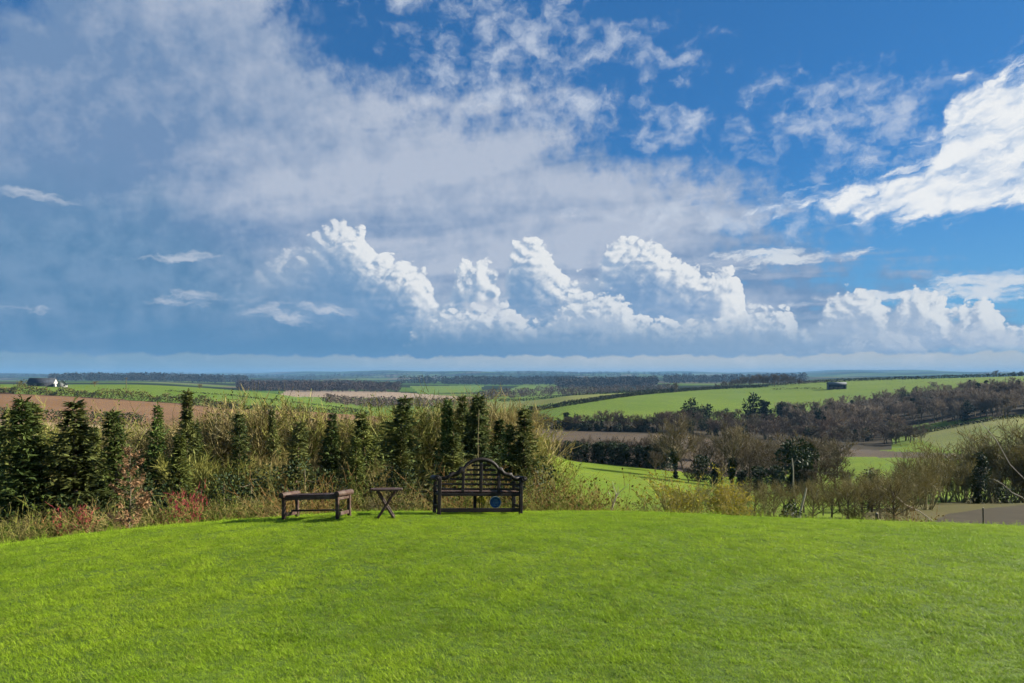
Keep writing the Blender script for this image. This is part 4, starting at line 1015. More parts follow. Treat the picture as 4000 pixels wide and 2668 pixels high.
# pale round-crowned trees at the foot of the wood
for k, (px, top) in enumerate(((3200, 1640), (3245, 1625), (3340, 1630), (3420, 1628), (3490, 1625), (3530, 1640), (3150, 1660), (3290, 1655), (3380, 1665), (3450, 1668))):
    Y = 400 + (k % 3) * 6 if k < 6 else 372; b = at(px, Y); s = max(6.0, zrow(Y, top) - b.z) / 11.0
    place('round_crowned_tree', FB[(k + 1) % 4], b, s * 1.25, k, 'pale round-crowned bare tree at the foot of the hillside wood, %s from the left' % ordinal(sorted((3200, 3245, 3340, 3420, 3490, 3530, 3150, 3290, 3380, 3450)).index(px)), 'tree', 'round-crowned trees at the foot of the wood', (1.25, 1.08, 1.0), sz=s)
# belt of bare trees on the skyline ridge
for k in range(46):
    px = 2790 + 350 * (k + rnd.random()) / 46; Y = rnd.uniform(960, 1010); b = at(px, Y)
    tp = float(np.interp(px, [2780, 2830, 2950, 3060, 3120, 3150], [1505, 1488, 1466, 1462, 1478, 1492])) + rnd.uniform(-4, 6)
    s = max(4.0, zrow(Y, tp) - b.z) / 11.5
    place('ridge_tree', FB[k % 4], b, s * 0.75, k, 'slim bare tree in the belt on the skyline ridge', 'tree', 'bare trees on the skyline ridge', (0.75, 0.7, 0.72), sz=s)
for k, (px, top, Y, pr, w, lab) in enumerate(((2638, 1493, 840, FB[1], 1.0, 'lone bare tree beside a dark bush on the hedge of the big pasture'), (2625, 1512, 842, FE[0], 1.1, 'dark bush under the lone tree on the pasture hedge'), (2535, 1520, 860, FE[0], 1.8, 'dark round bush on the hedge above the big pasture'),
        (3890, 1446, 950, FB[0], 1.4, 'lone spreading tree on the skyline at the right'), (3960, 1452, 955, FE[0], 1.2, 'small dark tree on the skyline near the right edge'), (3990, 1450, 960, FE[2], 1.3, 'dark tree on the skyline cut by the right edge'),
        (780, 1500, 690, FB[1], 1.4, 'yellowish solitary bush on the ridge of the left green field'), (370, 1488, 600, FB[3], 1.5, 'brownish bush right of the farm buildings'), (880, 1520, 900, FE[1], 1.0, 'left of three small dark trees beyond the green field'), (895, 1521, 900, FE[1], 1.0, 'middle of three small dark trees beyond the green field'), (908, 1520, 900, FE[1], 1.0, 'right of three small dark trees beyond the green field'))):
    b = at(px, Y); s = max(2.5, zrow(Y, top) - b.z) / 11.5
    place('skyline_tree' if pr in FB else 'dark_bush', pr, b, s * w, k, lab, 'tree', None, (1.1, 0.95, 0.6) if px in (780, 370) else (0.8, 0.8, 0.75), sz=s)

# ------------------------------------------------------------------ hedges: long clipped rows of leaf and twig
def hedge(pts, w, h, leaf, lab, dens=5.0, color=(1, 1, 1), ragged=0.25, mat='hedge', seed=1):
    """pts: list of world points on the ground"""
    rr = random.Random(seed); B = MB()
    o0 = pts[0]
    for a, b in zip(pts[:-1], pts[1:]):
        L = (b - a).length
        for i in range(int(L * dens)):
            q = a.lerp(b, rr.random()); q = Vector((q.x, q.y, H(q.x, q.y)))
            hh = h * (1 + ragged * (mnoise.noise(Vector((q.x * 0.12, q.y * 0.12, seed))) * 1.6))
            n = Vector((rr.uniform(-1, 1) * w * 0.5, rr.uniform(-1, 1) * w * 0.5, hh * rr.random() ** 0.8))
            B.leaf(q + n - o0, rdir(rr), rdir(rr), leaf * rr.uniform(0.7, 1.4), leaf * rr.uniform(0.5, 0.9))
    o = obj('hedge', B.build('hedge', [M[mat]])); o.location = o0; o.color = tuple(color) + (1,)
    return tag(o, lab, 'hedge')
def line(pp, y0, y1, sub=6):
    out = []
    for (a, b), (c, d) in zip(pp[:-1], pp[1:]):
        for i in range(sub): out.append(hit(a + (c - a) * i / sub, b + (d - b) * i / sub, y0, y1))
    out.append(hit(pp[-1][0], pp[-1][1], y0, y1)); return out
hedge(line([(-200, 1632), (0, 1640), (300, 1652), (560, 1668)], 200, 420), 2.2, 5.0, 0.8, 'dark clipped hedge between the tan and the brown field on the left', 26.0, (0.8, 0.85, 0.75), 0.15, seed=2)
hedge(line([(-200, 1528), (0, 1534), (300, 1550), (700, 1575), (930, 1599)], 380, 540), 3.5, 5.0, 1.0, 'long pale ragged hedgerow along the top of the left brown field', 30.0, (2.3, 1.8, 1.2), 0.7, seed=3)
hedge(line([(860, 1594), (940, 1600), (1180, 1608), (1440, 1622)], 380, 620), 2.6, 3.4, 0.9, 'dark hedge between the left green field and the ploughed slope', 20.0, (0.8, 0.8, 0.8), 0.3, seed=4)
hedge(line([(650, 1528), (900, 1546), (1150, 1574), (1400, 1602)], 480, 800), 1.6, 1.2, 0.8, 'thin low hedge line crossing the left green field', 8.0, (0.8, 0.9, 0.7), 0.2, seed=5)
hedge(line([(2060, 1612), (2200, 1588), (2400, 1556), (2480, 1546), (2560, 1538), (2700, 1527), (2850, 1517), (3000, 1510)], 520, 1010), 3.0, 3.6, 1.3, 'long dark hedge climbing across the big green hillside', 16.0, (0.62, 0.68, 0.65), 0.2, seed=6)
hedge([at(px, 950) for px in range(1950, 3001, 70)], 3.0, 3.5, 1.5, 'dark hedge along the brow above the pale pasture', 9.0, (0.62, 0.68, 0.7), 0.25, seed=7)
hedge([at(px, 1040 - (px - 3000) * 0.09) for px in range(3000, 4301, 60)], 3.0, 4.2, 1.5, 'dark straight hedge along the skyline of the right hill', 14.0, (0.55, 0.6, 0.55), 0.12, seed=8)
hedge([at(px, 386) for px in range(3500, 4201, 40)], 3.0, 1.6, 0.9, 'low dark hedge at the lower edge of the hillside wood', 12.0, (0.6, 0.6, 0.6), 0.2, seed=9)

# ------------------------------------------------------------------ far woods, too small to tell their trees apart
WT = [merged(leafy_tree(600 + k, 12.0, 6, 24, 2.4, 0.42, 0.05, 'twig_far', 'round'), 'wood_tree') for k in range(2)]
ME = bpy.data.materials
def wood(name, pts_px, y0, y1, n, hgt, color, seed):
    """a far wood: one mesh of clustered tree crowns on its own patch of ground"""
    rr = random.Random(seed); B = MB()
    a = np.array(pts_px, float); x0, x1, p0, p1 = a[:, 0].min(), a[:, 0].max(), a[:, 1].min(), a[:, 1].max()
    org = None
    for i in range(n * 6):
        if n <= 0: break
        px, Y = rr.uniform(x0, x1), math.exp(rr.uniform(math.log(y0), math.log(y1)))
        b = at(px, Y); row = HY - (b.z - EYE) / Y * F
        if not inpoly(np.array([px]), np.array([row]), pts_px)[0]: continue
        n -= 1
        if org is None: org = b.copy()
        hh = hgt * rr.uniform(0.75, 1.2)
        B.tube([b - org, b - org + Vector((0, 0, hh * 0.6))], hh * 0.03, hh * 0.015, 3)
        for j in range(38):
            o = rdir(rr); c = b - org + Vector((o.x * hh * 0.36, o.y * hh * 0.36, hh * (0.60 + 0.38 * o.z)))
            B.leaf(c, (o + rdir(rr)).normalized(), rdir(rr), hh * rr.uniform(0.16, 0.30), hh * rr.uniform(0.10, 0.18))
    if org is None: return
    o = obj(name, B.build(name, [M['twig_far']])); o.location = org; o.color = tuple(color) + (1,)
    tag(o, kind='stuff')
wood('far_wood', [(930, 1545), (930, 1500), (1200, 1492), (1560, 1512), (1560, 1535), (1250, 1532), (1100, 1532)], 1450, 2600, 900, 15, (0.34, 0.28, 0.28), 1)
wood('far_wood', [(1050, 1592), (1050, 1566), (1500, 1574), (1900, 1584), (1900, 1610), (1500, 1604)], 700, 1100, 240, 8, (0.80, 0.70, 0.68), 2)
wood('far_wood', [(1560, 1515), (2250, 1505), (2250, 1490), (1560, 1498)], 2600, 4500, 420, 26, (0.22, 0.25, 0.26), 3)
wood('far_wood', [(2180, 1520), (2560, 1516), (2560, 1498), (2180, 1500)], 2000, 3400, 420, 24, (0.24, 0.24, 0.24), 4)
wood('far_wood', [(1820, 1585), (1960, 1560), (2640, 1530), (2640, 1512), (2250, 1518), (1900, 1540)], 1000, 2300, 330, 11, (0.6, 0.55, 0.55), 5)
wood('far_wood', [(200, 1496), (960, 1500), (960, 1484), (200, 1484)], 2500, 5000, 420, 26, (0.20, 0.24, 0.27), 6)
wood('far_wood', [(2600, 1500), (3150, 1496), (3150, 1484), (2600, 1486)], 2600, 5200, 260, 26, (0.26, 0.28, 0.30), 7)
wood('far_wood', [(-200, 1482), (1300, 1484), (1300, 1466), (-200, 1466)], 5000, 10000, 420, 24, (0.20, 0.25, 0.28), 8)
wood('far_wood', [(1300, 1478), (2700, 1480), (2700, 1458), (1300, 1458)], 5500, 11000, 420, 24, (0.20, 0.25, 0.28), 9)
# ------------------------------------------------------------------ garden furniture
def wood_mat(name, c1, c2, c3, rough=0.6):
    m, t, b, out = new_mat(name)
    p = ob_coord(t)
    g = nfac(t, mapping(t, p, (0, 0, 0), 0, (3, 22, 22)), 1.0, 5.0, 0.6, 0.4)
    c = mixc(t, g.step(0.3, 0.7), c1, c2)
    c = mixc(t, nfac(t, p, 5.0, 4.0).step(0.45, 0.7) * 0.6, c, c3)
    setc(t, b, c); b.inputs['Roughness'].default_value = rough; b.inputs['Specular IOR Level'].default_value = 0.22
    add_bump(t, b, g, 0.25, 0.004)
    return m
M['teak'] = wood_mat('dark_weathered_teak', (0.007, 0.005, 0.005), (0.015, 0.011, 0.010), (0.026, 0.020, 0.018))
M['teak_warm'] = wood_mat('reddish_weathered_teak', (0.036, 0.018, 0.013), (0.075, 0.042, 0.030), (0.12, 0.09, 0.07))

def box_mesh(name, sx, sy, sz, mat, bev=0.006):
    """a board with eased edges, centred on its own origin"""
    import bmesh
    bm = bmesh.new(); bmesh.ops.create_cube(bm, size=1.0)
    for v in bm.verts: v.co = Vector((v.co.x * sx, v.co.y * sy, v.co.z * sz))
    bv = min(bev, 0.3 * min(sx, sy, sz))
    bmesh.ops.bevel(bm, geom=list(bm.edges), offset=bv, segments=1, affect='EDGES')
    me = bpy.data.meshes.new(name); bm.to_mesh(me); bm.free(); me.materials.append(M[mat]); return me
def cyl_mesh(name, r, L, mat, axis='Y', n=20, cap_in=0.0):
    V, Fc = [], []
    prof = [(-0.5 * L, r * 0.0), (-0.5 * L - 0.0, r * 0.55), (-0.5 * L + 0.004, r * 0.60), (-0.5 * L, r * 0.66), (-0.5 * L, r * 0.93), (-0.5 * L + 0.006, r), (0.5 * L - 0.006, r), (0.5 * L, r * 0.93), (0.5 * L, r * 0.66), (0.5 * L - 0.004, r * 0.60), (0.5 * L, r * 0.55), (0.5 * L, 0)]
    for (a, q) in prof:
        for k in range(n):
            w = 6.28318 * k / n; c, s = q * math.cos(w), q * math.sin(w)
            V.append((c, a, s) if axis == 'Y' else (a, c, s))
    for i in range(len(prof) - 1):
        for k in range(n):
            a0, a1 = i * n + k, i * n + (k + 1) % n
            Fc.append((a0, a1, a1 + n, a0 + n))
    return mesh_from(name, V, Fc, [M[mat]], smooth=False)
def prism_mesh(name, outline, y0, y1, mat):
    """an outline in x, z given as upper and lower chains, extruded in y"""
    up, lo = outline; n = len(up)
    V = [(x, y, z) for y in (y0, y1) for ch in (up, lo) for x, z in ch]; Fc = []
    for i in range(n - 1):
        u0, u1, l0, l1 = i, i + 1, n + i, n + i + 1
        Fc += [(l0, l1, u1, u0), (2 * n + u0, 2 * n + u1, 2 * n + l1, 2 * n + l0), (u0, u1, 2 * n + u1, 2 * n + u0), (l1, l0, 2 * n + l0, 2 * n + l1)]
    Fc += [(0, 2 * n, 3 * n, n), (n - 1, 2 * n - 1, 4 * n - 1, 3 * n - 1)]
    return mesh_from(name, V, Fc, [M[mat]])
def part(name, me, parent, loc, rot=(0, 0, 0)):
    o = obj(name, me, parent); o.location = loc; o.rotation_euler = rot; return o

def set_on_ground(o, p, ang, feet, sink=0.012):
    """stand a thing on the lawn: turn it by ang, tilt it so that its feet touch"""
    c, s = math.cos(ang), math.sin(ang)
    W = [(p.x + c * fx - s * fy, p.y + s * fx + c * fy) for fx, fy in feet]
    A = np.array([[fx, fy, 1.0] for fx, fy in feet]); zz = np.array([H(x, y) for x, y in W])
    kx, ky, k0 = np.linalg.lstsq(A, zz, rcond=None)[0]
    ex = Vector((1, 0, kx)).normalized(); ey = Vector((0, 1, ky)); n = ex.cross(ey).normalized(); ey = n.cross(ex)
    R = Matrix((ex, ey, n)).transposed()
    o.rotation_euler = (Matrix.Rotation(ang, 3, 'Z') @ R).to_euler()
    o.location = (p.x, p.y, k0 - sink)

def garden_seat():
    r = empty('garden_seat')
    tag(r, 'dark wooden long garden seat with tall arched slatted back, seen from behind', 'bench')
    HW, D = 0.765, 0.50
    leg_b = box_mesh('leg', 0.062, 0.062, 0.70, 'teak'); leg_f = box_mesh('leg', 0.062, 0.062, 0.62, 'teak'); leg_m = box_mesh('leg', 0.055, 0.055, 0.36, 'teak')
    for sx in (-1, 1):
        part('leg', leg_b, r, (sx * HW, 0, 0.35)); part('leg', leg_f, r, (sx * HW, D, 0.31))
    part('leg', leg_m, r, (0, D, 0.18)); 
    # crest rail: arch, shoulders, scooped sides, steps down to the arms
    half = [(0.0, 1.050), (0.06, 1.046), (0.12, 1.034), (0.18, 1.012), (0.23, 0.984), (0.275, 0.948), (0.31, 0.905), (0.325, 0.885), (0.345, 0.880), (0.385, 0.878), (0.40, 0.862), (0.415, 0.830), (0.44, 0.800), (0.475, 0.782), (0.52, 0.776), (0.585, 0.776), (0.592, 0.740), (0.62, 0.715), (0.66, 0.700), (0.735, 0.698)]
    thick = [0.075] * 6 + [0.088, 0.10, 0.115, 0.125, 0.118, 0.10, 0.088, 0.08, 0.08, 0.09, 0.075, 0.07, 0.068, 0.068]
    up = [(-x, z) for x, z in reversed(half)] + half[1:]
    lo = [(-x, z - t) for (x, z), t in reversed(list(zip(half, thick)))] + [(x, z - t) for (x, z), t in list(zip(half, thick))[1:]]
    part('crest_rail', prism_mesh('crest_rail', (up, lo), -0.022, 0.022, 'teak'), r, (0, 0, 0))
    # upright stiles and slats of the back
    for x, z1 in ((-0.335, 0.80), (0.0, 0.995), (0.335, 0.80)):
        part('back_stile', box_mesh('back_stile', 0.052, 0.036, z1 - 0.41, 'teak'), r, (x, 0, 0.41 + (z1 - 0.41) / 2))
    def lim(z):      # inner half width of the back at a height
        for (x0, a), (x1, b), t in zip(half[:-1], half[1:], thick): 
            if b - t < z: return x0
        return HW - 0.03
    for z in (0.905, 0.822, 0.735, 0.648, 0.560, 0.472):
        L = min(lim(z + 0.012), HW - 0.032)
        xs = [-L, -0.361, -0.309, -0.026, 0.026, 0.309, 0.361, L]
        for a, b in ((xs[0], xs[1]), (xs[2], xs[3]), (xs[4], xs[5]), (xs[6], xs[7])):
            if L < 0.36:
                if abs(a) > 0.34 and abs(b) > 0.34: continue
                a, b = max(a, -L), min(b, L)
            if b - a < 0.04: continue
            part('back_slat', box_mesh('back_slat', b - a, 0.020, 0.040, 'teak'), r, ((a + b) / 2, 0.004, z))
    part('seat_rail', box_mesh('seat_rail', 2 * HW - 0.066, 0.034, 0.055, 'teak'), r, (0, 0.0, 0.375))
    part('seat_rail', box_mesh('seat_rail', 2 * HW - 0.066, 0.034, 0.055, 'teak'), r, (0, D, 0.388))
    for k in range(6): part('seat_slat', box_mesh('seat_slat', 2 * HW - 0.01, 0.058, 0.022, 'teak_warm'), r, (0, 0.055 + 0.078 * k, 0.417 + 0.003 * k))
    for sx in (-1, 1):
        part('seat_bearer', box_mesh('seat_bearer', 0.034, D - 0.066, 0.05, 'teak'), r, (sx * (HW - 0.002), D / 2, 0.38))
        part('side_stretcher', box_mesh('side_stretcher', 0.030, D - 0.066, 0.05, 'teak'), r, (sx * HW, D / 2, 0.16))
        part('arm_slat', box_mesh('arm_slat', 0.026, D - 0.066, 0.035, 'teak'), r, (sx * (HW + 0.002), D / 2, 0.52))
        part('arm_roll', cyl_mesh('arm_roll', 0.052, D + 0.14, 'teak'), r, (sx * (HW + 0.045), D / 2, 0.664))
        part('arm_board', box_mesh('arm_board', 0.085, D + 0.06, 0.03, 'teak'), r, (sx * (HW - 0.015), D / 2 + 0.04, 0.665))
    part('foot_rail', box_mesh('foot_rail', 2 * HW - 0.066, 0.036, 0.075, 'teak'), r, (0, 0.0, 0.095))
    return r, [(-HW, 0), (HW, 0), (-HW, D), (HW, D), (0, D)]
seat, seat_feet = garden_seat()
_l, _r = hit(1713, 2016, 8, 15), hit(2029, 2003, 8, 15)
_c = (_l + _r) / 2
SEAT_ANG = math.radians(15.0)
set_on_ground(seat, Vector((_c.x, 12.62, 0)), SEAT_ANG, seat_feet)

def backless_bench():
    r = empty('backless_bench')
    tag(r, 'reddish-brown backless bench with a rolled arm at each end, left of folding table', 'bench')
    L2, D = 0.50, 0.46
    leg = box_mesh('leg', 0.056, 0.056, 0.40, 'teak_warm')
    for sx in (-1, 1):
        for y in (0, D): part('leg', leg, r, (sx * L2, y, 0.20))
        part('arm_roll', cyl_mesh('arm_roll', 0.050, D + 0.13, 'teak_warm'), r, (sx * (L2 + 0.016), D / 2, 0.432))
        part('end_rail', box_mesh('end_rail', 0.032, D - 0.06, 0.05, 'teak_warm'), r, (sx * L2, D / 2, 0.352))
        part('end_stretcher', box_mesh('end_stretcher', 0.028, D - 0.06, 0.062, 'teak_warm'), r, (sx * L2, D / 2, 0.095))
    for y in (0, D): part('side_rail', box_mesh('side_rail', 2 * L2 - 0.06, 0.034, 0.06, 'teak_warm'), r, (0, y, 0.378))
    for k in range(6): part('seat_slat', box_mesh('seat_slat', 2 * L2 - 0.075, 0.056, 0.022, 'teak_warm'), r, (0, 0.035 + 0.078 * k, 0.4205))
    part('stretcher', box_mesh('stretcher', 2 * L2 - 0.03, 0.04, 0.03, 'teak_warm'), r, (0, D / 2, 0.145))
    return r, [(sx * L2, y) for sx in (-1, 1) for y in (0, D)]
bench, bench_feet = backless_bench()
_l, _r = hit(1106, 2030, 8, 15), hit(1322, 2029, 8, 15)
BENCH_ANG = math.atan2(_r.y - _l.y, _r.x - _l.x)
_m = (_l + _r) / 2
set_on_ground(bench, Vector((_m.x, _m.y, 0)), -0.20, bench_feet)

def folding_table():
    r = empty('folding_table')
    tag(r, 'small reddish-brown folding side table on crossed legs, between bench and garden seat', 'table')
    W, D, Ht = 0.27, 0.22, 0.50
    # top: slats with clipped corners and an edge frame
    for k in range(7):
        y = -D + 0.033 + (2 * D - 0.066) * k / 6; w = W if abs(y) < D * 0.55 else W - (abs(y) - D * 0.55) * 0.8
        part('top_slat', box_mesh('top_slat', 2 * w, 0.056, 0.028, 'teak_warm', 0.004), r, (0, y, Ht))
    for sx in (-1, 1): part('top_batten', box_mesh('top_batten', 0.034, 2 * D - 0.04, 0.026, 'teak_warm'), r, (sx * 0.135, 0, Ht - 0.0275))
    a = math.atan2(0.30, 0.47); Lg = math.hypot(0.30, 0.47)
    for y, sg in ((-D + 0.05, 1), (-D + 0.078, -1), (D - 0.05, 1), (D - 0.078, -1)):
        part('crossed_leg', box_mesh('crossed_leg', 0.036, 0.022, Lg, 'teak_warm'), r, (0, y, 0.235), (0, sg * a, 0))
    for sg in (-1, 1): part('leg_stretcher', box_mesh('leg_stretcher', 0.03, 2 * D - 0.16, 0.028, 'teak_warm'), r, (sg * 0.118, 0, 0.05))
    return r, [(sx * 0.15, y) for sx in (-1, 1) for y in (-D + 0.05, D - 0.05)]
table, table_feet = folding_table()
_t = hit(1508, 2024, 8, 15)
set_on_ground(table, Vector((_t.x, _t.y, 0)), math.radians(8), table_feet)

# blue disc and yellow flowers showing under the seat
def blue_disc():
    r = empty('blue_plaque')
    tag(r, 'round blue plaque with a pale rim and faint lines, standing under the garden seat', 'plaque')
    m, t, b, out = new_mat('blue_enamel'); p = ob_coord(t)
    c = mixc(t, nfac(t, p, 14.0, 4.0).step(0.4, 0.7), (0.020, 0.085, 0.36), (0.035, 0.14, 0.50)); setc(t, b, c); b.inputs['Roughness'].default_value = 0.4
    M['blue'] = m
    m, t, b, out = new_mat('pale_enamel'); setc(t, b, (0.42, 0.48, 0.62)); M['pale_enamel'] = m
    m, t, b, out = new_mat('light_blue_enamel'); setc(t, b, (0.16, 0.32, 0.66)); M['light_blue'] = m
    part('disc', cyl_mesh('disc', 0.106, 0.018, 'blue', n=32), r, (0, 0, 0.155))
    V, Fc = [], []; n = 40
    for q in (0.104, 0.113):
        for y in (-0.013, 0.013):
            for k in range(n): V.append((q * math.cos(6.28318 * k / n), y, q * math.sin(6.28318 * k / n)))
    for k in range(n):
        j = (k + 1) % n
        Fc += [(k, j, 2 * n + j, 2 * n + k), (n + j, n + k, 3 * n + k, 3 * n + j), (2 * n + k, 2 * n + j, 3 * n + j, 3 * n + k), (j, k, n + k, n + j)]
    part('rim', mesh_from('rim', V, Fc, [M['pale_enamel']]), r, (0, 0, 0.155))
    for z, w in ((0.05, 0.07), (0.024, 0.10), (-0.002, 0.12), (-0.028, 0.10), (-0.054, 0.08)):
        part('pale_line', box_mesh('pale_line', w, 0.004, 0.007, 'light_blue', 0.001), r, (0.006, -0.011, 0.155 + z))
    part('stake', cyl_mesh('stake', 0.008, 0.12, 'teak', axis='X', n=8), r, (0, 0.012, 0.0), (0, math.pi / 2, 0))
    return r
disc = blue_disc()
_q = Vector((13.30 * (1935 - HX) / F, 13.30, 0)); disc.location = (_q.x, _q.y, zrow(13.30, 1962) - 0.155)
disc.rotation_euler = (0, 0, rad(6))
_dz = disc.location.z - H(_q.x, _q.y)
def daffodils():
    r = empty('daffodil_clump')
    tag(r, 'small clump of yellow flowers showing under the garden seat beside the blue plaque', 'flowers')
    rr = random.Random(8); B, C = MB(), MB()
    for i in range(16):
        p = Vector((rr.uniform(-0.06, 0.06), rr.uniform(-0.05, 0.05), -0.03)); PP = path(p, Vector((rr.uniform(-.25, .25), rr.uniform(-.25, .25), 1)), rr.uniform(0.16, 0.30), 3, rr, 0.1, 0)
        B.ribbon(PP, 0.012, 0.006, rr)
        if i % 2 == 0:
            for k in range(6):
                a = k * 1.047; C.leaf(PP[-1], (Vector((math.cos(a), -0.35, math.sin(a)))).normalized(), Vector((0, -1, 0)), 0.04, 0.024)
    obj('leaves', B.build('leaves', [M['green_leaf']]), r); obj('petals', C.build('petals', [M['yellow_leaf']]), r)
    return r
daf = daffodils(); _q = at(1887, 13.2); daf.location = _q; daf.scale = (1.5,) * 3
print('DIAG seat', _c, 'bench', _l, _r, BENCH_ANG, 'table', _t, 'disc above ground', _dz)

# ------------------------------------------------------------------ fence posts below the lawn, telegraph pole
def fence_post(px, top, Y, r, lab):
    b = at(px, Y); h = zrow(Y, top) - b.z
    root = empty('fence_post', b); tag(root, lab, 'post', None)
    B = MB(); B.tube([Vector((0, 0, -0.3)), Vector((0.01, 0, h * 0.6)), Vector((0.0, 0, h)), Vector((0, 0, h + 0.01))], r, r * 0.92, 8)
    obj('shaft', B.build('shaft', [M['bark']]), root)
    C = MB(); C.tube([Vector((0, 0, h)), Vector((0, 0, h + 0.035))], r * 0.95, r * 0.15, 8)
    obj('top', C.build('top', [M['pale_wood']]), root)
fence_post(3425, 2006, 24, 0.055, 'stout wooden fence post just beyond the right half of the lawn')
fence_post(3840, 1986, 26, 0.03, 'thin dark fence post in front of the ploughed bank at right')
fence_post(3628, 2030, 25, 0.035, 'short fence post left of the ploughed bank')
def telegraph_pole():
    b = at(493, 505); h = zrow(505, 1474) - b.z
    r = empty('telegraph_pole', b); tag(r, 'tall thin telegraph pole on the hedgerow above the left brown field', 'pole')
    B = MB(); B.tube([Vector((0, 0, -0.5)), Vector((0, 0, h))], 0.28, 0.20, 8); obj('shaft', B.build('shaft', [M['bark']]), r)
    part('crossarm', box_mesh('crossarm', 2.6, 0.25, 0.25, 'teak'), r, (0, -0.3, h - 0.8))
    for x in (-1.1, 0, 1.1): part('insulator', cyl_mesh('insulator', 0.12, 0.35, 'pale_wood', axis='X', n=8), r, (x, -0.3, h - 0.5), (0, math.pi / 2, 0))
telegraph_pole()

# ------------------------------------------------------------------ farm buildings
def wallm(name, c1, c2, rough=0.85):
    m, t, b, out = new_mat(name); p = ob_coord(t)
    setc(t, b, mixc(t, nfac(t, p, 0.8, 4.0).step(0.3, 0.7), c1, c2)); b.inputs['Roughness'].default_value = rough; return m
M['white_wall'] = wallm('whitewash', (0.40, 0.39, 0.36), (0.50, 0.48, 0.45)); M['dark_wall'] = wallm('black_cladding', (0.030, 0.033, 0.038), (0.05, 0.052, 0.058))
M['grey_wall'] = wallm('grey_render', (0.26, 0.25, 0.24), (0.34, 0.33, 0.31)); M['slate'] = wallm('dark_slate', (0.028, 0.034, 0.044), (0.05, 0.058, 0.072), 0.8); M['sheet'] = wallm('fibre_cement_sheet', (0.09, 0.10, 0.115), (0.14, 0.15, 0.165)); M['glass'] = wallm('dark_window_glass', (0.02, 0.025, 0.03), (0.03, 0.035, 0.04), 0.2)
def gabled(name, lab, loc, rz, L, Wd, eave, ridge, wall, roofm, wins=()):
    r = empty(name, loc, rz); tag(r, lab, 'building')
    hw, hl = Wd / 2, L / 2
    V = [(-hl, -hw, -1), (hl, -hw, -1), (hl, hw, -1), (-hl, hw, -1), (-hl, -hw, eave), (hl, -hw, eave), (hl, hw, eave), (-hl, hw, eave), (-hl, 0, ridge), (hl, 0, ridge)]
    obj('wall', mesh_from('wall', V, [(0, 1, 5, 4), (2, 3, 7, 6), (1, 2, 6, 5), (3, 0, 4, 7), (5, 6, 9), (7, 4, 8)], [M[wall]]), r)
    ov, th = 0.5, 0.25; k = (ridge - eave) / hw
    for s in (-1, 1):
        e = hw + ov; ze = eave - k * ov + 0.06; zr = ridge + 0.06
        V = [(-hl - ov, s * e, ze), (hl + ov, s * e, ze), (hl + ov, 0, zr), (-hl - ov, 0, zr)]; V += [(x, y, z + th) for x, y, z in V]
        Fc = [(0, 1, 2, 3), (4, 7, 6, 5), (0, 4, 5, 1), (1, 5, 6, 2), (2, 6, 7, 3), (3, 7, 4, 0)]
        obj('roof', mesh_from('roof', V, Fc, [M[roofm]]), r)
    for (x, z, w, h, face) in wins:
        if face == 'front': wo = part('window', box_mesh('window', w, 0.12, h, 'white_wall', 0.02), r, (x, -hw - 0.03, z)); part('pane', box_mesh('pane', w * 0.8, 0.04, h * 0.8, 'glass', 0.01), wo, (0, -0.06, 0))
        else: wo = part('window', box_mesh('window', 0.12, w, h, 'dark_wall', 0.02), r, (hl + 0.03, x, z)); part('pane', box_mesh('pane', 0.04, w * 0.8, h * 0.8, 'glass', 0.01), wo, (0.06, 0, 0))
    return r
_p = at(167, 575)
_bn = gabled('barn', 'long dark-roofed barn with a white gable end on the left skyline', _p, rad(10), 19.5, 8.0, 2.8, 6.6, 'dark_wall', 'slate', [(-4, 1.6, 1.6, 1.2, 'front'), (2, 1.6, 1.6, 1.2, 'front')])
_w = [c for c in _bn.children if c.name.startswith('wall')][0].data
_w.materials.append(M['white_wall'])
for pl in _w.polygons:
    if pl.center.x > 8.0: pl.material_index = 1
_p = at(243, 572)
gabled('farmhouse', 'smaller farmhouse with a pale gable right of the long dark barn', _p, rad(-58), 10.0, 7.5, 2.2, 5.4, 'grey_wall', 'slate', [(-1.6, 1.4, 1.1, 1.2, 'end'), (1.6, 1.4, 1.1, 1.2, 'end')])
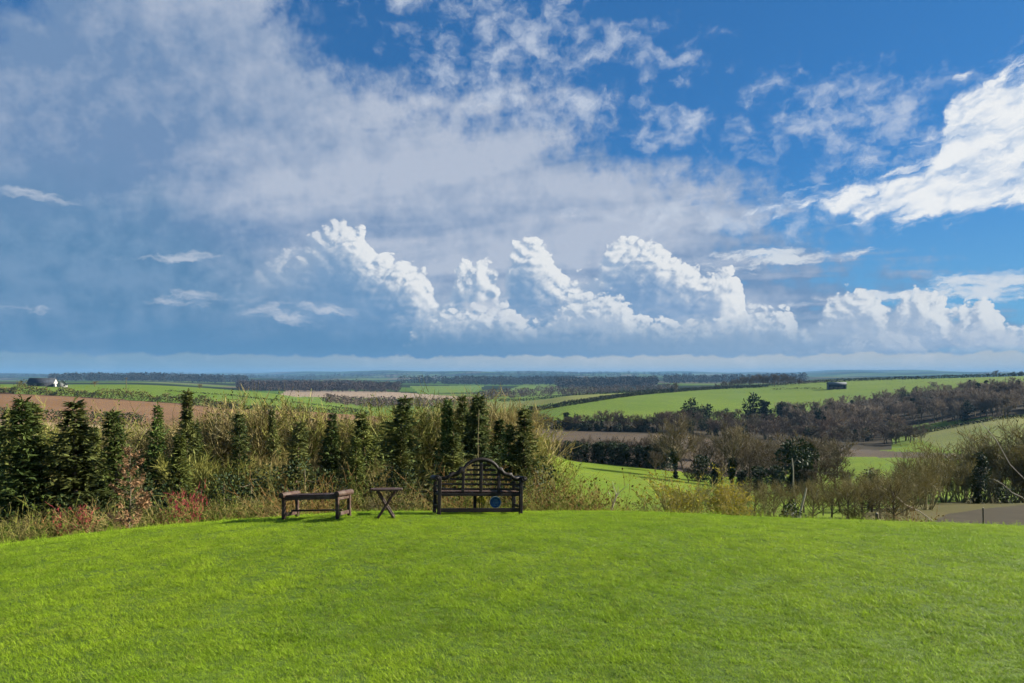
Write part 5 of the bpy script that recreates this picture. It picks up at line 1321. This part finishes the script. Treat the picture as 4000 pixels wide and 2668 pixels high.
def dutch_barn():
    b = hit(3268, 1520, 600, 1000); 
    r = empty('dutch_barn', b, rad(-14)); tag(r, 'dark open-fronted barn with a curved roof above the hillside wood', 'building')
    L, Wd, hgt = 19.0, 12.0, 5.6
    for x in np.linspace(-L / 2, L / 2, 5):
        for y in (-Wd / 2, Wd / 2): part('post', box_mesh('post', 0.3, 0.3, hgt + 1, 'dark_wall'), r, (float(x), y, hgt / 2 - 0.5))
    n = 10; up = [(Wd / 2 * math.cos(math.pi * k / n) * 1.06, hgt + 2.4 * math.sin(math.pi * k / n)) for k in range(n + 1)]
    V = [(x, y, z + dz) for x in (-L / 2 - 0.4, L / 2 + 0.4) for dz in (0, 0.2) for y, z in up]; m = n + 1; Fc = []
    for k in range(n):
        Fc += [(k, k + 1, 2 * m + k + 1, 2 * m + k), (m + k + 1, m + k, 3 * m + k, 3 * m + k + 1), (k + 1, k, m + k, m + k + 1), (2 * m + k, 2 * m + k + 1, 3 * m + k + 1, 3 * m + k)]
    obj('roof', mesh_from('roof', V, Fc, [M['sheet']]), r)
    part('back_wall', box_mesh('back_wall', L - 0.4, 0.2, hgt + 1, 'dark_wall'), r, (0, Wd / 2 - 0.6, hgt / 2 - 0.5))
    for sx in (-1, 1): part('end_wall', box_mesh('end_wall', 0.2, Wd - 1.6, hgt + 1, 'sheet'), r, (sx * (L / 2 - 0.4), -0.2, hgt / 2 - 0.5))
    for k in range(3): part('hay_stack', box_mesh('hay_stack', 4.2, 5, 2.6, 'tan_field', 0.2), r, (-5.6 + 5.4 * k, 2.2, 1.2))
    return b
_db = dutch_barn()
hedge(line([(3020, 1524), (3100, 1520), (3215, 1521)], 600, 1000), 4.0, 2.2, 1.0, 'low dark bank of scrub left of the curved-roof barn', 4.0, (0.9, 0.7, 0.5), 0.4, seed=12)
# ------------------------------------------------------------------ grass of the lawn
def grass_mat():
    m, t, b, out = new_mat('grass_blades')
    p = world_pos(t); oi = t.nodes.new('ShaderNodeObjectInfo')
    big = nfac(t, p, 0.35, 4.0, 0.6).step(0.34, 0.66)
    mid = nfac(t, p, 2.6, 4.0, 0.6).step(0.36, 0.70)
    c = mixc(t, big, GRASS_A, GRASS_B)
    c = mixc(t, mid * 0.55, c, GRASS_C)
    c = mixc(t, nfac(t, p, 1.1, 5.0, 0.65).step(0.56, 0.70) * 0.55, c, (0.085, 0.150, 0.010))
    c = mixc(t, X(t, oi.outputs['Random']).step(0.80, 1.0) * 0.6, c, (0.30, 0.30, 0.075))
    setc(t, b, c); b.inputs['Roughness'].default_value = 0.55; b.inputs['Specular IOR Level'].default_value = 0.12
    tr = t.nodes.new('ShaderNodeBsdfTranslucent'); t.links.new(c.s, tr.inputs[0])
    mx = t.nodes.new('ShaderNodeMixShader'); mx.inputs[0].default_value = 0.45
    t.links.new(b.outputs[0], mx.inputs[1]); t.links.new(tr.outputs[0], mx.inputs[2]); t.links.new(mx.outputs[0], out.inputs[0])
    return m
GRASS_A, GRASS_B, GRASS_C = (0.252, 0.385, 0.020), (0.318, 0.442, 0.024), (0.115, 0.210, 0.016)
M['grass'] = grass_mat()
def tuft(seed):
    rr = random.Random(seed); V, Fc = [], []
    for i in range(17):
        a = rr.uniform(0, 6.283); r = 0.045 * math.sqrt(rr.random()); p = Vector((math.cos(a) * r, math.sin(a) * r, -0.006))
        az = rr.uniform(0, 6.283); lean = rr.uniform(0.2, 1.6); L = rr.uniform(0.026, 0.064); w = rr.uniform(0.0024, 0.0046)
        d = Vector((math.cos(az) * lean, math.sin(az) * lean, 1)).normalized(); s = Vector((-math.sin(az), math.cos(az), 0)); b = len(V)
        q = p.copy(); dd = d.copy()
        for k in range(3):
            ww = w * (1.0, 0.85, 0.5)[k] * 0.5
            V += [tuple(q - s * ww), tuple(q + s * ww)]
            q = q + dd * (L / 3); dd = (dd + Vector((math.cos(az), math.sin(az), -0.5)) * 0.35).normalized()
        V.append(tuple(q))
        Fc += [(b, b + 1, b + 3, b + 2), (b + 2, b + 3, b + 5, b + 4), (b + 4, b + 5, b + 6)]
    return mesh_from('tuft', V, Fc, [M['grass']])
def build_grass():
    col = bpy.data.collections.new('tufts')
    for k in range(5): col.objects.link(bpy.data.objects.new('tuft', tuft(700 + k)))
    # base patch in view, with a margin
    V, Fc = [], []; ys = np.arange(3.6, 15.41, 0.2); nx = 90
    for y in ys:
        hw = min(17.0, 0.80 * y + 1.2)
        for x in np.linspace(-hw, hw, nx): V.append((x, y, H(x, y)))
    for i in range(len(ys) - 1):
        for j in range(nx - 1): a = i * nx + j; Fc.append((a, a + 1, a + nx + 1, a + nx))
    o = obj('grass', mesh_from('grass', V, Fc, [M['grass']])); tag(o, kind='stuff')
    g = bpy.data.node_groups.new('grass_scatter', 'GeometryNodeTree')
    g.interface.new_socket('Geometry', in_out='INPUT', socket_type='NodeSocketGeometry')
    g.interface.new_socket('Geometry', in_out='OUTPUT', socket_type='NodeSocketGeometry')
    N = g.nodes.new; Lk = g.links.new
    gi, go = N('NodeGroupInput'), N('NodeGroupOutput')
    dp = N('GeometryNodeDistributePointsOnFaces'); dp.inputs['Density'].default_value = GRASS_DENS; dp.inputs['Seed'].default_value = 3
    dpos = N('GeometryNodeInputPosition')
    n3 = N('ShaderNodeTexNoise'); n3.inputs['Scale'].default_value = 4.5; n3.inputs['Detail'].default_value = 5.0; n3.inputs['Roughness'].default_value = 0.7; n3.inputs['Distortion'].default_value = 0.6
    Lk(dpos.outputs[0], n3.inputs['Vector'])
    md3 = N('ShaderNodeMapRange'); Lk(n3.outputs[0], md3.inputs[0])
    for i, v in zip((1, 2, 3, 4), (0.36, 0.50, GRASS_DENS * 0.14, GRASS_DENS)): md3.inputs[i].default_value = v
    Lk(md3.outputs[0], dp.inputs['Density'])
    ci = N('GeometryNodeCollectionInfo'); ci.inputs['Collection'].default_value = col; ci.inputs['Separate Children'].default_value = True; ci.inputs['Reset Children'].default_value = True
    ip = N('GeometryNodeInstanceOnPoints'); ip.inputs['Pick Instance'].default_value = True
    rv = N('FunctionNodeRandomValue'); rv.data_type = 'FLOAT_VECTOR'; rv.inputs[0].default_value = (-0.12, -0.12, 0); rv.inputs[1].default_value = (0.12, 0.12, 6.283)
    pos = N('GeometryNodeInputPosition')
    n1 = N('ShaderNodeTexNoise'); n1.inputs['Scale'].default_value = 1.7; n1.inputs['Detail'].default_value = 4.0
    Lk(pos.outputs[0], n1.inputs['Vector'])
    n2 = N('ShaderNodeTexNoise'); n2.inputs['Scale'].default_value = 6.5; n2.inputs['Detail'].default_value = 3.0
    Lk(pos.outputs[0], n2.inputs['Vector'])
    ad = N('ShaderNodeMath'); ad.operation = 'ADD'; Lk(n1.outputs[0], ad.inputs[0]); Lk(n2.outputs[0], ad.inputs[1])
    mr = N('ShaderNodeMapRange'); Lk(ad.outputs[0], mr.inputs[0])
    for i, v in zip((1, 2, 3, 4), (0.70, 1.32, 0.50, 1.15)): mr.inputs[i].default_value = v
    rs = N('FunctionNodeRandomValue'); rs.data_type = 'FLOAT'; rs.inputs[2].default_value = 0.75; rs.inputs[3].default_value = 1.25
    mu = N('ShaderNodeMath'); mu.operation = 'MULTIPLY'; Lk(mr.outputs[0], mu.inputs[0]); Lk(rs.outputs[1], mu.inputs[1])
    Lk(gi.outputs[0], dp.inputs['Mesh']); Lk(dp.outputs['Points'], ip.inputs['Points']); Lk(ci.outputs[0], ip.inputs['Instance'])
    Lk(rv.outputs[0], ip.inputs['Rotation']); Lk(mu.outputs[0], ip.inputs['Scale']); Lk(ip.outputs[0], go.inputs[0])
    md = o.modifiers.new('scatter', 'NODES'); md.node_group = g
GRASS_DENS = 900.0
build_grass()

def edge_grass():
    """longer uncut blades along the brow where the mower turns"""
    rr = random.Random(77); B = MB()
    cp = [(-900, 10.5), (0, 10.8), (500, 11.3), (1000, 12.0), (1500, 12.8), (2000, 13.4), (2500, 13.8), (3000, 14.0), (4000, 14.2), (4900, 14.4)]
    for i in range(5200):
        px = rr.uniform(-250, 4250); Y = float(np.interp(px, [a for a, b in cp], [b for a, b in cp])) + rr.uniform(-0.1, 1.3)
        if mnoise.noise(Vector((px * 0.012, Y * 1.5, 3.0))) < -0.12: continue
        q = at(px, Y); L = rr.uniform(0.05, 0.13) * (1.0 + 0.9 * max(0.0, mnoise.noise(Vector((px * 0.02, 7.0, 1.0)))))
        P3 = path(q - Vector((0, 0, 0.01)), Vector((rr.gauss(0, 0.35), rr.gauss(0, 0.35), 1)), L, 2, rr, 0.25, -0.1)
        B.ribbon(P3, 0.006, 0.0015, rr)
    o = obj('edge_grass', B.build('edge_grass', [M['grass']])); tag(o, kind='stuff')
edge_grass()
# ------------------------------------------------------------------ air: thin even haze over the whole country
def build_haze():
    zmin = float(ZG.min()) - 1.5; zmax = max(float(ZG.max()), EYE) + 25.0
    x0, x1, y0, y1 = -19000.0, 19000.0, -60.0, 17000.0
    V = [(x, y, z) for z in (zmin, zmax) for y in (y0, y1) for x in (x0, x1)]
    Fc = [(0, 2, 3, 1), (4, 5, 7, 6), (0, 1, 5, 4), (2, 6, 7, 3), (0, 4, 6, 2), (1, 3, 7, 5)]
    m = bpy.data.materials.new('haze_air'); m.use_nodes = True
    t = m.node_tree; t.nodes.clear()
    out = t.nodes.new('ShaderNodeOutputMaterial')
    v = t.nodes.new('ShaderNodeVolumePrincipled')
    v.inputs['Color'].default_value = HAZE_COL + (1.0,)
    v.inputs['Density'].default_value = HAZE_DEN
    v.inputs['Anisotropy'].default_value = 0.0
    t.links.new(v.outputs[0], out.inputs['Volume'])
    o = obj('haze', mesh_from('haze', V, Fc, [m]))
    tag(o, kind='stuff')
HAZE_COL = (0.17, 0.37, 0.64)
HAZE_DEN = 0.00008
build_haze()
